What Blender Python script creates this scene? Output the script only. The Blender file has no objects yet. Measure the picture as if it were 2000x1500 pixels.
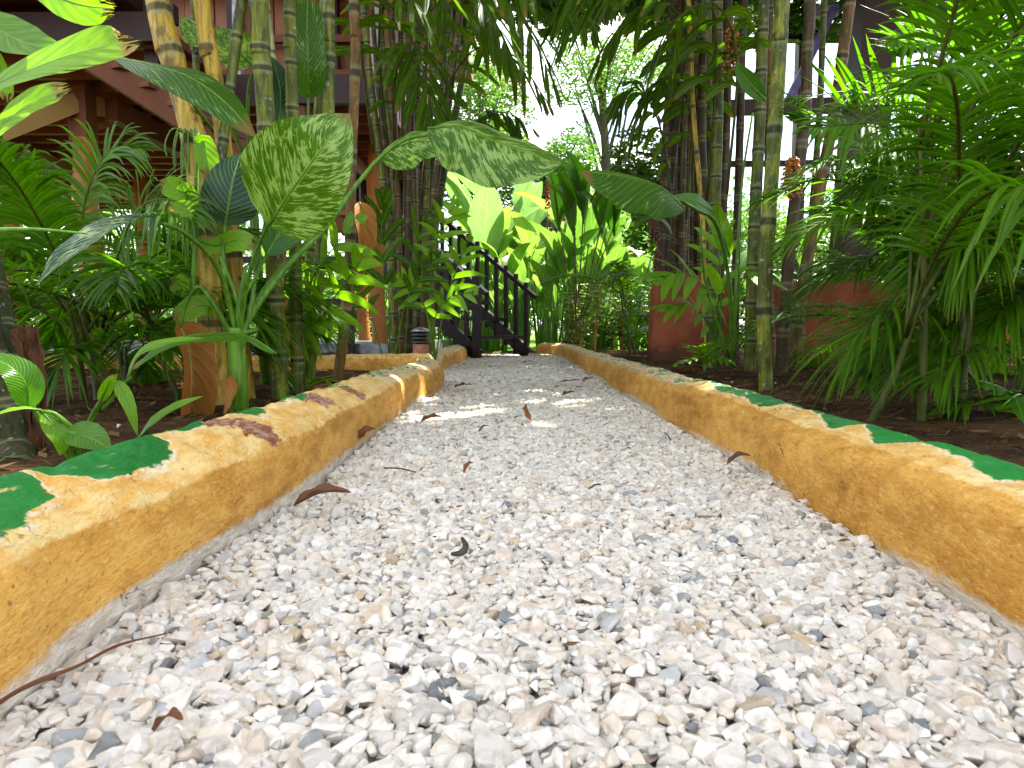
import bpy, math, random
import numpy as np
from mathutils import Vector, Matrix
sc = bpy.context.scene
COL = sc.collection
rad = math.radians
random.seed(7)
RNG = np.random.default_rng(11)

# ------------------------------------------------------------------ camera
F, PW, PH, CAMZ = 1300.0, 2000, 1500, 0.28
PITCH, YAW = math.atan(105 / F), math.atan(11 / F)
cam = bpy.data.cameras.new('camera')
cam.sensor_width = 36.0
cam.lens = F / PW * 36.0
cam.clip_start, cam.clip_end = 0.02, 500
cam.dof.use_dof = True
cam.dof.focus_distance = 1.7
cam.dof.aperture_fstop = 20.0
camo = bpy.data.objects.new('camera', cam)
camo.location = (0, 0, CAMZ)
camo.rotation_euler = (math.pi / 2 - PITCH, 0, YAW)
COL.objects.link(camo)
sc.camera = camo

# ------------------------------------------------------------------ sky and sun
SUN_EL, SUN_AZ = 56.0, 48.0          # azimuth measured from +Y towards +X
w = bpy.data.worlds.new('World')
sc.world = w
w.use_nodes = True
wt = w.node_tree
wt.nodes.clear()
wo = wt.nodes.new('ShaderNodeOutputWorld')
bg = wt.nodes.new('ShaderNodeBackground')
sky = wt.nodes.new('ShaderNodeTexSky')
sky.sky_type = 'NISHITA'
sky.sun_disc = False
sky.sun_elevation = rad(SUN_EL)
sky.sun_rotation = rad(SUN_AZ)
sky.dust_density = 2.5
sky.air_density = 1.0
tcw = wt.nodes.new('ShaderNodeTexCoord')
mpw = wt.nodes.new('ShaderNodeMapping')
mpw.inputs['Scale'].default_value = (1.0, 1.0, 2.4)
mpw.inputs['Location'].default_value = (0.3, 0.1, 0.2)
nzw = wt.nodes.new('ShaderNodeTexNoise')
nzw.inputs['Scale'].default_value = 2.1
nzw.inputs['Detail'].default_value = 7
nzw.inputs['Roughness'].default_value = 0.55
crw = wt.nodes.new('ShaderNodeValToRGB')
crw.color_ramp.elements[0].position = 0.45
crw.color_ramp.elements[1].position = 0.66
mxw = wt.nodes.new('ShaderNodeMix')
mxw.data_type = 'RGBA'
mxw.inputs['B'].default_value = (11.0, 10.6, 9.9, 1)
L = wt.links.new
L(tcw.outputs['Generated'], mpw.inputs['Vector'])
L(mpw.outputs['Vector'], nzw.inputs['Vector'])
L(nzw.outputs['Fac'], crw.inputs['Fac'])
L(crw.outputs['Color'], mxw.inputs['Factor'])
L(sky.outputs['Color'], mxw.inputs['A'])
L(mxw.outputs['Result'], bg.inputs['Color'])
bg.inputs['Strength'].default_value = 0.11
L(bg.outputs['Background'], wo.inputs['Surface'])

sun = bpy.data.lights.new('sun', 'SUN')
sun.energy = 4.6
sun.angle = rad(0.53)
sun.color = (1.0, 0.95, 0.86)
suno = bpy.data.objects.new('sun', sun)
SD = Vector((math.sin(rad(SUN_AZ)) * math.cos(rad(SUN_EL)), math.cos(rad(SUN_AZ)) * math.cos(rad(SUN_EL)), math.sin(rad(SUN_EL))))
suno.rotation_euler = SD.to_track_quat('Z', 'Y').to_euler()
suno.location = (4, 4, 8)
COL.objects.link(suno)

vs = sc.view_settings
vs.view_transform = 'Standard'
vs.look = 'None'
vs.gamma = 1
vs.exposure = 2.3
sc.cycles.max_bounces = 7
sc.cycles.diffuse_bounces = 4
sc.cycles.glossy_bounces = 2
sc.cycles.transmission_bounces = 4
sc.cycles.transparent_max_bounces = 6
sc.cycles.caustics_reflective = False
sc.cycles.caustics_refractive = False
sc.cycles.sample_clamp_indirect = 8

# ------------------------------------------------------------------ pixel helpers
def ray(px, py):
    x, y = (px - 1000) / F, -(py - 750) / F
    fx, fy, fz = x, math.cos(PITCH) + y * math.sin(PITCH), -math.sin(PITCH) + y * math.cos(PITCH)
    c, s = math.cos(YAW), math.sin(YAW)
    return Vector((c * fx - s * fy, s * fx + c * fy, fz))
def at(px, py, Y):
    r = ray(px, py)
    return Vector((0, 0, CAMZ)) + r * (Y / r.y)
def gnd(px, py, z=0.0):
    r = ray(px, py)
    return Vector((0, 0, CAMZ)) + r * ((z - CAMZ) / r.z)

# ------------------------------------------------------------------ numpy value noise
_T = np.random.default_rng(3).random((64, 64, 64))
def vnoise(x, y=0.0, z=0.0):
    x, y, z = np.broadcast_arrays(np.asarray(x, float), np.asarray(y, float), np.asarray(z, float))
    xi, yi, zi = np.floor(x).astype(int), np.floor(y).astype(int), np.floor(z).astype(int)
    fx, fy, fz = x - xi, y - yi, z - zi
    fx, fy, fz = [f * f * (3 - 2 * f) for f in (fx, fy, fz)]
    def g(a, b, c):
        return _T[(xi + a) & 63, (yi + b) & 63, (zi + c) & 63]
    r = 0
    for a in (0, 1):
        for b in (0, 1):
            for c in (0, 1):
                r = r + g(a, b, c) * (fx if a else 1 - fx) * (fy if b else 1 - fy) * (fz if c else 1 - fz)
    return r - 0.5
def fbm(x, y=0.0, z=0.0, o=4):
    r, a, f = 0, 1.0, 1.0
    for i in range(o):
        r = r + a * vnoise(x * f + i * 7.3, np.asarray(y) * f + i * 3.1, np.asarray(z) * f)
        a *= 0.5
        f *= 2.03
    return r

# ------------------------------------------------------------------ mesh helpers
OFF = {}
def wpos(parent):
    return OFF.get(parent.name, Vector((0, 0, 0))) if parent is not None else Vector((0, 0, 0))

class MB:
    def __init__(s):
        s.v, s.f, s.uv, s.r, s.m = [], [], [], [], []
    def add(s, verts, faces, uvs=None, rnd=0.5, mi=0):
        b = len(s.v)
        s.v.extend(verts)
        s.uv.extend(uvs if uvs is not None else [(0.0, 0.0)] * len(verts))
        s.r.extend([rnd] * len(verts))
        s.f.extend([tuple(i + b for i in f) for f in faces])
        s.m.extend([mi] * len(faces))
    def build(s, name, mats, parent=None, smooth=True, loc=None):
        me = bpy.data.meshes.new(name)
        base = wpos(parent) if parent is not None else Vector(loc or (0, 0, 0))
        me.from_pydata([(p[0] - base[0], p[1] - base[1], p[2] - base[2]) for p in s.v], [], s.f)
        if not isinstance(mats, (list, tuple)):
            mats = [mats]
        for m in mats:
            me.materials.append(m)
        if len(mats) > 1:
            me.polygons.foreach_set('material_index', s.m)
        n = len(me.loops)
        li = np.zeros(n, np.int32)
        me.loops.foreach_get('vertex_index', li)
        uvl = me.uv_layers.new(name='UVMap')
        uvl.data.foreach_set('uv', np.asarray(s.uv, np.float32)[li].ravel())
        at_ = me.attributes.new('rnd', 'FLOAT', 'POINT')
        at_.data.foreach_set('value', np.asarray(s.r, np.float32))
        if smooth:
            me.polygons.foreach_set('use_smooth', [True] * len(me.polygons))
        me.update()
        o = bpy.data.objects.new(name, me)
        COL.objects.link(o)
        if parent is not None:
            o.parent = parent
            OFF[o.name] = base
        else:
            o.location = base
            OFF[o.name] = base
        return o

def tag(o, label=None, cat=None, group=None, kind=None):
    if label: o['label'] = label
    if cat: o['category'] = cat
    if group: o['group'] = group
    if kind: o['kind'] = kind
    return o
def thing(name, label, cat, loc=(0, 0, 0), group=None):
    o = bpy.data.objects.new(name, None)
    o.empty_display_size = 0.1
    COL.objects.link(o)
    o.location = loc
    OFF[o.name] = Vector(loc)
    return tag(o, label, cat, group)

def catmull(P, n):
    P = [Vector(p) for p in P]
    if len(P) == 2:
        return [P[0].lerp(P[1], i / (n - 1)) for i in range(n)]
    E = [P[0] * 2 - P[1]] + P + [P[-1] * 2 - P[-2]]
    out = []
    m = len(P) - 1
    for i in range(n):
        t = i / (n - 1) * m
        k = min(int(t), m - 1)
        u = t - k
        a, b, c, d = E[k], E[k + 1], E[k + 2], E[k + 3]
        out.append(0.5 * ((2 * b) + (c - a) * u + (2 * a - 5 * b + 4 * c - d) * u * u + (3 * b - a - 3 * c + d) * u ** 3))
    return out

def tube(mb, pts, radii, ns=8, mi=0, rnd=0.5, vscale=1.0, cap=True):
    n = len(pts)
    if not hasattr(radii, '__len__'):
        radii = [radii] * n
    T = [(pts[min(i + 1, n - 1)] - pts[max(i - 1, 0)]).normalized() for i in range(n)]
    ref = Vector((0, 1, 0)) if abs(T[0].y) < 0.9 else Vector((1, 0, 0))
    A = T[0].cross(ref).normalized()
    vs_, uv, fs = [], [], []
    ln = 0
    for i in range(n):
        if i:
            ln += (pts[i] - pts[i - 1]).length
        A = (A - T[i] * A.dot(T[i])).normalized()
        B = T[i].cross(A)
        for j in range(ns):
            a = 2 * math.pi * j / ns
            vs_.append(pts[i] + (A * math.cos(a) + B * math.sin(a)) * radii[i])
            uv.append((j / ns if j <= ns / 2 else 1 - j / ns, ln * vscale))
    for i in range(n - 1):
        for j in range(ns):
            k = (j + 1) % ns
            fs.append((i * ns + j, i * ns + k, (i + 1) * ns + k, (i + 1) * ns + j))
    if cap:
        fs.append(tuple(range(ns))[::-1])
        fs.append(tuple((n - 1) * ns + j for j in range(ns)))
    mb.add(vs_, fs, uv, rnd, mi)

def blade(mb, pts, widths, hint, nv=3, fold=0.15, mi=0, rnd=0.5, wave=0.0, curl=0.0, hint2=None, asym=1.0, split=False):
    """leaf blade along pts; widths = half widths; hint = direction the upper face looks"""
    n = len(pts)
    vs_, uv, fs = [], [], []
    ph = random.random() * 6
    for i in range(n):
        T = (pts[min(i + 1, n - 1)] - pts[max(i - 1, 0)]).normalized()
        s = i / (n - 1)
        h = hint if hint2 is None else hint.lerp(hint2, s)
        S = T.cross(h)
        if S.length < 1e-4:
            S = Vector((1, 0, 0))
        S.normalize()
        N = S.cross(T)
        for j in range(-nv, nv + 1):
            t = j / nv
            wd = widths[i] * (asym if t < 0 else 1.0)
            e = abs(t)
            lift = fold * e * wd - curl * e * e * wd + wave * wd * e * e * math.sin(s * 17 + ph + (2 if t > 0 else 0))
            vs_.append(pts[i] + S * (t * wd) + N * lift)
            uv.append((t, s))
    m = 2 * nv + 1
    for i in range(n - 1):
        for j in range(m - 1):
            a = i * m + j
            fs.append((a, a + 1, a + m + 1, a + m))
    mb.add(vs_, fs, uv, rnd, mi)

def prof_leaf(n, w, base=0.35, tip=0.9):
    """ovate half-width profile"""
    out = []
    for i in range(n):
        s = i / (n - 1)
        out.append(w * max(0.0, math.sin(math.pi * s ** 0.8)) ** 0.75 * (1 - 0.15 * s) + 0.0004)
    out[-1] = 0.0003
    return out

def box(mb, c, d, rot=None, mi=0, rnd=0.5, bev=0.0):
    c = Vector(c)
    x, y, z = d[0] / 2, d[1] / 2, d[2] / 2
    P = [Vector((a * x, b * y, e * z)) for e in (-1, 1) for b in (-1, 1) for a in (-1, 1)]
    if rot is not None:
        P = [rot @ p for p in P]
    P = [p + c for p in P]
    F_ = [(0, 2, 3, 1), (4, 5, 7, 6), (0, 1, 5, 4), (2, 6, 7, 3), (0, 4, 6, 2), (1, 3, 7, 5)]
    # separate vertices per face for flat shading and uvs
    for f in F_:
        q = [P[i] for i in f]
        a, b = (q[1] - q[0]).length, (q[3] - q[0]).length
        mb.add(q, [(0, 1, 2, 3)], [(0, 0), (a, 0), (a, b), (0, b)], rnd, mi)
def beam(mb, p0, p1, wd, ht, mi=0, rnd=0.5, up=Vector((0, 0, 1))):
    p0, p1 = Vector(p0), Vector(p1)
    d = p1 - p0
    T = d.normalized()
    S = T.cross(up)
    if S.length < 1e-3:
        S = Vector((1, 0, 0))
    S.normalize()
    U = S.cross(T)
    R = Matrix((T, S, U)).transposed()
    box(mb, (p0 + p1) / 2, (d.length, wd, ht), R, mi, rnd)

# ------------------------------------------------------------------ material helpers
class NT:
    def __init__(s, name):
        s.m = bpy.data.materials.new(name)
        s.m.use_nodes = True
        s.t = s.m.node_tree
        s.t.nodes.clear()
        s.out = s.t.nodes.new('ShaderNodeOutputMaterial')
    def n(s, typ, ins=None, **props):
        nd = s.t.nodes.new(typ)
        for k, v in props.items():
            setattr(nd, k, v)
        for k, v in (ins or {}).items():
            if hasattr(v, 'is_output') or isinstance(v, bpy.types.NodeSocket):
                s.t.links.new(v, nd.inputs[k])
            else:
                nd.inputs[k].default_value = v
        return nd
    def math(s, op, a, b=0.0, c=0.0, clamp=False):
        nd = s.n('ShaderNodeMath', {0: a, 1: b, 2: c}, operation=op)
        nd.use_clamp = clamp
        return nd.outputs[0]
    def mix(s, f, a, b, blend='MIX'):
        nd = s.t.nodes.new('ShaderNodeMix')
        nd.data_type = 'RGBA'
        nd.blend_type = blend
        for k, v in (('Factor', f), ('A', a), ('B', b)):
            if isinstance(v, bpy.types.NodeSocket):
                s.t.links.new(v, nd.inputs[k])
            else:
                if k != 'Factor' and len(v) == 3:
                    v = (*v, 1)
                nd.inputs[k].default_value = v
        return nd.outputs['Result']
    def noise(s, vec, scale, detail=3, rough=0.5, dist=0.0):
        ins = {'Scale': scale, 'Detail': detail, 'Roughness': rough, 'Distortion': dist}
        if vec is not None:
            ins['Vector'] = vec
        return s.n('ShaderNodeTexNoise', ins).outputs['Fac']
    def ramp(s, f, lo, hi):
        nd = s.n('ShaderNodeMapRange', {'Value': f, 'From Min': lo, 'From Max': hi})
        nd.interpolation_type = 'SMOOTHSTEP'
        return nd.outputs['Result']
    def attr(s, name):
        return s.n('ShaderNodeAttribute', attribute_name=name)
    def pos(s):
        return s.n('ShaderNodeTexCoord').outputs['Object']
    def geo(s):
        return s.n('ShaderNodeNewGeometry').outputs['Position']
    def principled(s, **k):
        ins = {kk.replace('_', ' '): v for kk, v in k.items()}
        for kk, v in ins.items():
            if kk == 'Base Color' and not isinstance(v, bpy.types.NodeSocket) and len(v) == 3:
                ins[kk] = (*v, 1)
        return s.n('ShaderNodeBsdfPrincipled', ins)
    def bump(s, h, strength=0.3, dist=0.01, normal=None):
        ins = {'Height': h, 'Strength': strength, 'Distance': dist}
        if normal is not None:
            ins['Normal'] = normal
        return s.n('ShaderNodeBump', ins).outputs['Normal']
    def done(s, sh):
        s.t.links.new(sh, s.out.inputs['Surface'])
        return s.m

def m_leaf(name, c1, c2, trans=0.38, tcol=None, rough=0.42, veins=34.0, spots=0.25, varieg=None, midrib=(0.25, 0.42, 0.08), vcov=0.5, spec=0.32, tips=True, vstr=0.25, tipv=0.98):
    t = NT(name)
    uv = t.n('ShaderNodeUVMap', uv_map='UVMap').outputs['UV']
    sep = t.n('ShaderNodeSeparateXYZ', {'Vector': uv})
    u, v = sep.outputs[0], sep.outputs[1]
    rnd = t.attr('rnd').outputs['Fac']
    au = t.math('ABSOLUTE', u)
    vein_c = t.math('SUBTRACT', v, t.math('MULTIPLY', au, 0.30))
    p = t.geo()
    n1 = t.noise(p, 9.0, 3)
    f = t.math('ADD', t.math('MULTIPLY', rnd, 0.75), t.math('MULTIPLY', n1, 0.35), clamp=True)
    col = t.mix(f, c1, c2)
    wv = t.math('SINE', t.math('MULTIPLY', vein_c, veins * 6.283 / 2))
    vn = t.ramp(wv, 0.7, 1.0)
    col = t.mix(t.math('MULTIPLY', vn, vstr), col, midrib)
    streak = t.noise(t.n('ShaderNodeCombineXYZ', {0: t.math('MULTIPLY', vein_c, 60.0), 1: t.math('MULTIPLY', u, 1.5), 2: t.math('MULTIPLY', rnd, 20.0)}).outputs[0], 1.0, 3)
    col = t.mix(0.55, col, t.mix(1.0, col, t.mix(t.ramp(streak, 0.3, 0.7), (0.55, 0.62, 0.5), (1.35, 1.3, 1.2)), 'MULTIPLY'))
    if varieg:
        cv = t.n('ShaderNodeCombineXYZ', {0: t.math('MULTIPLY', vein_c, 34.0), 1: t.math('MULTIPLY', au, 3.0), 2: t.math('ADD', t.math('MULTIPLY', rnd, 31.0), t.math('SIGN', u))}).outputs[0]
        nz = t.noise(cv, 1.0, 5, 0.68, 0.9)
        lowf = t.noise(t.n('ShaderNodeCombineXYZ', {0: t.math('MULTIPLY', v, 5.0), 1: t.math('MULTIPLY', u, 2.0), 2: t.math('MULTIPLY', rnd, 9.0)}).outputs[0], 1.3, 2)
        nz = t.math('ADD', nz, t.math('MULTIPLY', t.math('SUBTRACT', lowf, 0.5), 0.45))
        msk = t.ramp(nz, vcov, vcov + 0.06)
        nz2 = t.noise(cv, 2.4, 2)
        col = t.mix(msk, col, t.mix(nz2, varieg[0], varieg[1]))
    if tips:
        tp = t.math('MULTIPLY', t.ramp(t.math('ADD', v, t.math('MULTIPLY', rnd, 0.16)), tipv, tipv + 0.12), 0.85)
        col = t.mix(tp, col, (0.24, 0.13, 0.04))
    mr = t.ramp(au, 0.055, 0.02)
    col = t.mix(t.math('MULTIPLY', mr, 0.8), col, midrib)
    if spots:
        ns = t.noise(p, 60.0, 2)
        sp = t.ramp(ns, 0.70, 0.76)
        col = t.mix(t.math('MULTIPLY', sp, spots), col, (0.10, 0.06, 0.02))
    hgt = t.math('ADD', t.math('MULTIPLY', wv, 0.5), t.math('MULTIPLY', mr, -1.5))
    nrm = t.bump(hgt, 0.35, 0.0015)
    bs = t.principled(Base_Color=col, Roughness=rough, Specular_IOR_Level=spec, Normal=nrm)
    tc = t.mix(1.0, col, tcol or (2.2, 2.3, 0.9), 'MULTIPLY')
    tr = t.n('ShaderNodeBsdfTranslucent', {'Color': tc, 'Normal': nrm})
    mx = t.n('ShaderNodeMixShader', {0: trans, 1: bs.outputs[0], 2: tr.outputs[0]})
    return t.done(mx.outputs[0])

def m_cane(name, c1, c2, moss=(0.03, 0.045, 0.012), mossf=0.5, ring=(0.02, 0.018, 0.01), ringw=0.06, lichen=0.25, rough=0.5, node=True, ringf=0.75, fs=1.0):
    """stem: v of the uv counts nodes"""
    t = NT(name)
    uv = t.n('ShaderNodeUVMap', uv_map='UVMap').outputs['UV']
    sep = t.n('ShaderNodeSeparateXYZ', {'Vector': uv})
    v = sep.outputs[1]
    p = t.geo()
    rnd = t.attr('rnd').outputs['Fac']
    ps = t.n('ShaderNodeMapping', {'Vector': p, 'Scale': (1, 1, 0.35)}).outputs[0]
    col = t.mix(t.math('ADD', t.math('MULTIPLY', t.noise(ps, 14 * fs, 4), 0.8), t.math('MULTIPLY', rnd, 0.4), clamp=True), c1, c2)
    mm = t.ramp(t.noise(ps, 22 * fs, 6, 0.7), 0.62 - 0.25 * mossf, 0.72 - 0.2 * mossf)
    col = t.mix(t.math('MULTIPLY', mm, 0.75), col, moss)
    lm = t.ramp(t.noise(p, 38 * fs, 4, 0.65), 0.60, 0.66)
    col = t.mix(t.math('MULTIPLY', lm, lichen), col, (0.42, 0.46, 0.33))
    fine = t.noise(p, 160 * fs, 2)
    st = t.noise(t.n('ShaderNodeMapping', {'Vector': p, 'Scale': (1, 1, 0.08)}).outputs[0], 90 * fs, 3)
    col = t.mix(0.6, col, t.mix(1.0, col, t.mix(t.ramp(st, 0.35, 0.65), (0.5, 0.48, 0.45), (1.4, 1.4, 1.3)), 'MULTIPLY'))
    hs = t.math('MULTIPLY', fine, 0.5)
    if node:
        fr = t.math('FRACT', v)
        d = t.math('ABSOLUTE', t.math('SUBTRACT', fr, 0.5))
        d = t.math('SUBTRACT', 0.5, d)
        rm = t.ramp(d, ringw, ringw * 0.4)
        col = t.mix(t.math('MULTIPLY', rm, ringf), col, ring)
        pale = t.math('MULTIPLY', t.ramp(d, ringw * 2.2, ringw), t.math('SUBTRACT', 1.0, rm))
        col = t.mix(t.math('MULTIPLY', pale, 0.35), col, (0.3, 0.32, 0.16))
        hs = t.math('ADD', hs, rm)
    nrm = t.bump(hs, 0.5, 0.002)
    return t.done(t.principled(Base_Color=col, Roughness=rough, Specular_IOR_Level=0.25, Normal=nrm).outputs[0])

def m_wood(name, c1, c2, rough=0.5, scale=6.0, stretch=(1, 8, 8), bump=0.3):
    t = NT(name)
    uv = t.n('ShaderNodeUVMap', uv_map='UVMap').outputs['UV']
    p = t.n('ShaderNodeMapping', {'Vector': uv, 'Scale': (2.0, 22.0, 1.0)}).outputs[0]
    g = t.geo()
    f = t.math('ADD', t.math('MULTIPLY', t.noise(p, scale, 5, 0.6, 0.6), 0.7), t.math('MULTIPLY', t.noise(g, 3.0, 3), 0.5), clamp=True)
    rnd = t.attr('rnd').outputs['Fac']
    f = t.math('ADD', t.math('SUBTRACT', f, 0.15), t.math('MULTIPLY', rnd, 0.3), clamp=True)
    col = t.mix(f, c1, c2)
    return t.done(t.principled(Base_Color=col, Roughness=rough, Specular_IOR_Level=0.25, Normal=t.bump(f, bump, 0.004)).outputs[0])

# leaf materials
M = {}
G1, G2 = (0.018, 0.060, 0.006), (0.060, 0.150, 0.014)
M['areca'] = m_leaf('areca_leaf', (0.014, 0.065, 0.003), (0.110, 0.240, 0.006), 0.44, (2.0, 2.4, 0.3), 0.42, veins=0.0, spots=0.15)
M['areca_stalk'] = m_cane('areca_stalk', (0.022, 0.042, 0.005), (0.085, 0.095, 0.012), mossf=0.2, node=False, lichen=0.05)
M['broad'] = m_leaf('broad_palm_leaf', (0.010, 0.040, 0.002), (0.085, 0.165, 0.006), 0.46, (2.2, 2.4, 0.4), 0.36, veins=9.0, spots=0.2)
M['broad_bright'] = m_leaf('bright_palm_leaf', (0.075, 0.20, 0.006), (0.21, 0.40, 0.010), 0.42, (1.6, 1.8, 0.4), 0.42, veins=12.0, spots=0.2)
M['green'] = m_leaf('glossy_green_leaf', (0.028, 0.105, 0.007), (0.085, 0.220, 0.012), 0.38, (1.7, 2.2, 0.5), 0.28, veins=30.0, spots=0.15)
M['varieg'] = m_leaf('variegated_leaf', (0.040, 0.130, 0.005), (0.085, 0.20, 0.008), 0.50, (1.8, 1.9, 0.5), 0.33, veins=34.0, spots=0.1,
                     varieg=((0.20, 0.38, 0.06), (0.46, 0.58, 0.24)), vcov=0.49)
VD = dict(varieg=((0.18, 0.30, 0.06), (0.32, 0.42, 0.14)), vcov=0.60, spec=.22, veins=34.0, spots=0.1)
M['varieg_tip'] = m_leaf('speckled_leaf_brown_tip', (0.035, 0.115, 0.004), (0.075, 0.17, 0.006), 0.45, (1.9, 2.0, 0.4), 0.42, tipv=0.86, **VD)
M['varieg_dark'] = m_leaf('speckled_leaf', (0.022, 0.085, 0.006), (0.045, 0.12, 0.010), 0.40, (1.7, 1.9, 0.5), 0.36, veins=34.0, spots=0.1, spec=.22,
                     varieg=((0.18, 0.30, 0.06), (0.32, 0.42, 0.14)), vcov=0.60)
M['varieg_blue'] = m_leaf('blue_variegated_leaf', (0.014, 0.075, 0.040), (0.03, 0.12, 0.065), 0.28, (1.4, 1.8, 0.7), 0.27, veins=30.0, spots=0.1,
                     varieg=((0.38, 0.46, 0.16), (0.58, 0.62, 0.32)), vcov=0.53)
M['dark'] = m_leaf('dark_leaf', (0.006, 0.032, 0.008), (0.016, 0.060, 0.014), 0.2, (1.5, 2.0, 0.6), 0.25, veins=26.0, spots=0.1)
M['dead'] = m_leaf('dead_leaf', (0.20, 0.075, 0.012), (0.40, 0.17, 0.03), 0.30, (1.5, 1.2, 0.7), 0.6, veins=13.0, spots=0.5, midrib=(0.45, 0.28, 0.1))
M['heli'] = m_leaf('heliconia_leaf', (0.055, 0.15, 0.020), (0.20, 0.34, 0.075), 0.42, (1.5, 1.6, 0.9), 0.33, veins=22.0, spots=0.2)
M['heli_pale'] = m_leaf('pale_banana_leaf', (0.12, 0.24, 0.07), (0.22, 0.35, 0.15), 0.40, (1.3, 1.4, 1.0), 0.4, veins=44.0, spots=0.2)
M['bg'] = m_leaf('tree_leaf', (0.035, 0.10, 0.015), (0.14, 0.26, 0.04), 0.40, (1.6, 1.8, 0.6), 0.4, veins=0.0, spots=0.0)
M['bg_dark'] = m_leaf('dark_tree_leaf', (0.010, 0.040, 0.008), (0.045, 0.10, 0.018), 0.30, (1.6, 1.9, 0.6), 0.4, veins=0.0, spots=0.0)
M['fallen'] = m_leaf('fallen_leaf', (0.09, 0.035, 0.015), (0.30, 0.11, 0.03), 0.12, (1.3, 1.1, 0.8), 0.6, veins=16.0, spots=0.5, midrib=(0.16, 0.07, 0.03))
M['dry_sheath'] = m_leaf('dry_sheath', (0.05, 0.022, 0.010), (0.16, 0.07, 0.03), 0.05, (1.2, 1.0, 0.8), 0.8, veins=0.0, spots=0.6, midrib=(0.1, 0.05, 0.02), spec=.1)
M['litter'] = m_leaf('soil_litter', (0.05, 0.026, 0.012), (0.34, 0.20, 0.10), 0.10, (1.2, 1.0, 0.8), 0.8, veins=0.0, spots=0.4, midrib=(0.2, 0.12, 0.06), spec=.1)
M['stalk'] = m_cane('leaf_stalk', (0.045, 0.14, 0.008), (0.12, 0.26, 0.02), mossf=-0.4, node=False, lichen=0.05, rough=0.35)
# stems
M['cane_yellow'] = m_cane('yellow_cane', (0.30, 0.20, 0.020), (0.56, 0.37, 0.05), moss=(0.06, 0.045, 0.015), mossf=0.5, lichen=0.3)
M['cane_green'] = m_cane('green_cane', (0.075, 0.105, 0.006), (0.25, 0.26, 0.020), mossf=0.85, lichen=0.5)
M['cane_brown'] = m_cane('brown_cane', (0.075, 0.038, 0.012), (0.22, 0.115, 0.028), mossf=0.6, lichen=0.2)
M['cane_dark'] = m_cane('dark_cane', (0.022, 0.012, 0.006), (0.085, 0.048, 0.016), mossf=0.4, lichen=0.12, ring=(0.16, 0.15, 0.08), ringf=0.3)
M['cane_mid'] = m_cane('olive_cane', (0.045, 0.065, 0.005), (0.17, 0.18, 0.018), mossf=0.7, lichen=0.3)
M['cane_pale'] = m_cane('pale_cane', (0.36, 0.36, 0.16), (0.55, 0.52, 0.28), mossf=0.15, lichen=0.5)
M['bark'] = m_cane('tree_bark', (0.03, 0.024, 0.016), (0.09, 0.07, 0.045), mossf=0.6, lichen=0.15, node=False, rough=0.85)
M['old_bark'] = m_cane('old_palm_bark', (0.02, 0.018, 0.008), (0.075, 0.065, 0.025), mossf=0.7, lichen=0.35, rough=0.9, ring=(0.12, 0.10, 0.06), ringf=0.25, fs=2.2)
# timber
M['maroon'] = m_wood('maroon_timber', (0.085, 0.027, 0.012), (0.27, 0.095, 0.038), 0.5)
M['maroon_dark'] = m_wood('dark_timber', (0.018, 0.009, 0.009), (0.055, 0.024, 0.02), 0.4)
M['tan'] = m_wood('tan_timber', (0.36, 0.20, 0.06), (0.60, 0.38, 0.13), 0.5)
M['panel'] = m_wood('panel_timber', (0.20, 0.070, 0.032), (0.42, 0.17, 0.080), 0.45)
M['stair'] = m_wood('stair_timber', (0.008, 0.004, 0.005), (0.026, 0.011, 0.012), 0.4)
M['log'] = m_wood('orange_log', (0.28, 0.075, 0.012), (0.62, 0.24, 0.05), 0.35, scale=3.5, bump=0.8)
def m_simple(name, col, rough=0.5, metal=0.0, nz=12.0, var=0.35, bump=0.2):
    t = NT(name)
    p = t.geo()
    f = t.noise(p, nz, 4, 0.6)
    c2 = tuple(min(1, x * (1 + var)) for x in col)
    c1 = tuple(x * (1 - var) for x in col)
    f2 = t.ramp(f, 0.3, 0.7)
    return t.done(t.principled(Base_Color=t.mix(f2, c1, c2), Roughness=rough, Metallic=metal, Normal=t.bump(f, bump, 0.004)).outputs[0])
M['terracotta'] = m_simple('terracotta_render', (0.27, 0.075, 0.032), 0.85, nz=5.0, var=0.22)
t = NT('terracotta_render_stained')
p = t.geo()
zz_ = t.n('ShaderNodeSeparateXYZ', {'Vector': p}).outputs[2]
n1 = t.noise(p, 4.0, 5, 0.6)
n2 = t.noise(t.n('ShaderNodeMapping', {'Vector': p, 'Scale': (6, 6, 0.7)}).outputs[0], 2.0, 4)
col = t.mix(t.ramp(n1, 0.35, 0.65), (0.20, 0.055, 0.025), (0.33, 0.10, 0.045))
col = t.mix(t.math('MULTIPLY', t.ramp(n2, 0.5, 0.7), 0.4), col, (0.11, 0.045, 0.03))
spl = t.ramp(t.math('ADD', zz_, t.math('MULTIPLY', t.math('SUBTRACT', t.noise(p, 22.0, 5, 0.7), 0.5), 0.35)), 0.20, 0.08)
col = t.mix(t.math('MULTIPLY', spl, 0.8), col, (0.075, 0.045, 0.028))
M['terracotta'] = t.done(t.principled(Base_Color=col, Roughness=0.9, Specular_IOR_Level=0.15, Normal=t.bump(t.noise(p, 60.0, 4), 0.5, 0.005)).outputs[0])
M['pot'] = m_simple('lamp_clay', (0.36, 0.15, 0.075), 0.7, nz=30)
M['lamp_metal'] = m_simple('weathered_metal', (0.06, 0.055, 0.045), 0.45, 0.4, nz=30)
M['steel_blue'] = m_simple('blue_painted_steel', (0.16, 0.14, 0.34), 0.4, 0.2)
M['galv'] = m_simple('grey_pipe', (0.25, 0.27, 0.28), 0.4, 0.6)
M['white_wood'] = m_simple('white_paint', (0.62, 0.52, 0.56), 0.5)
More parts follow.
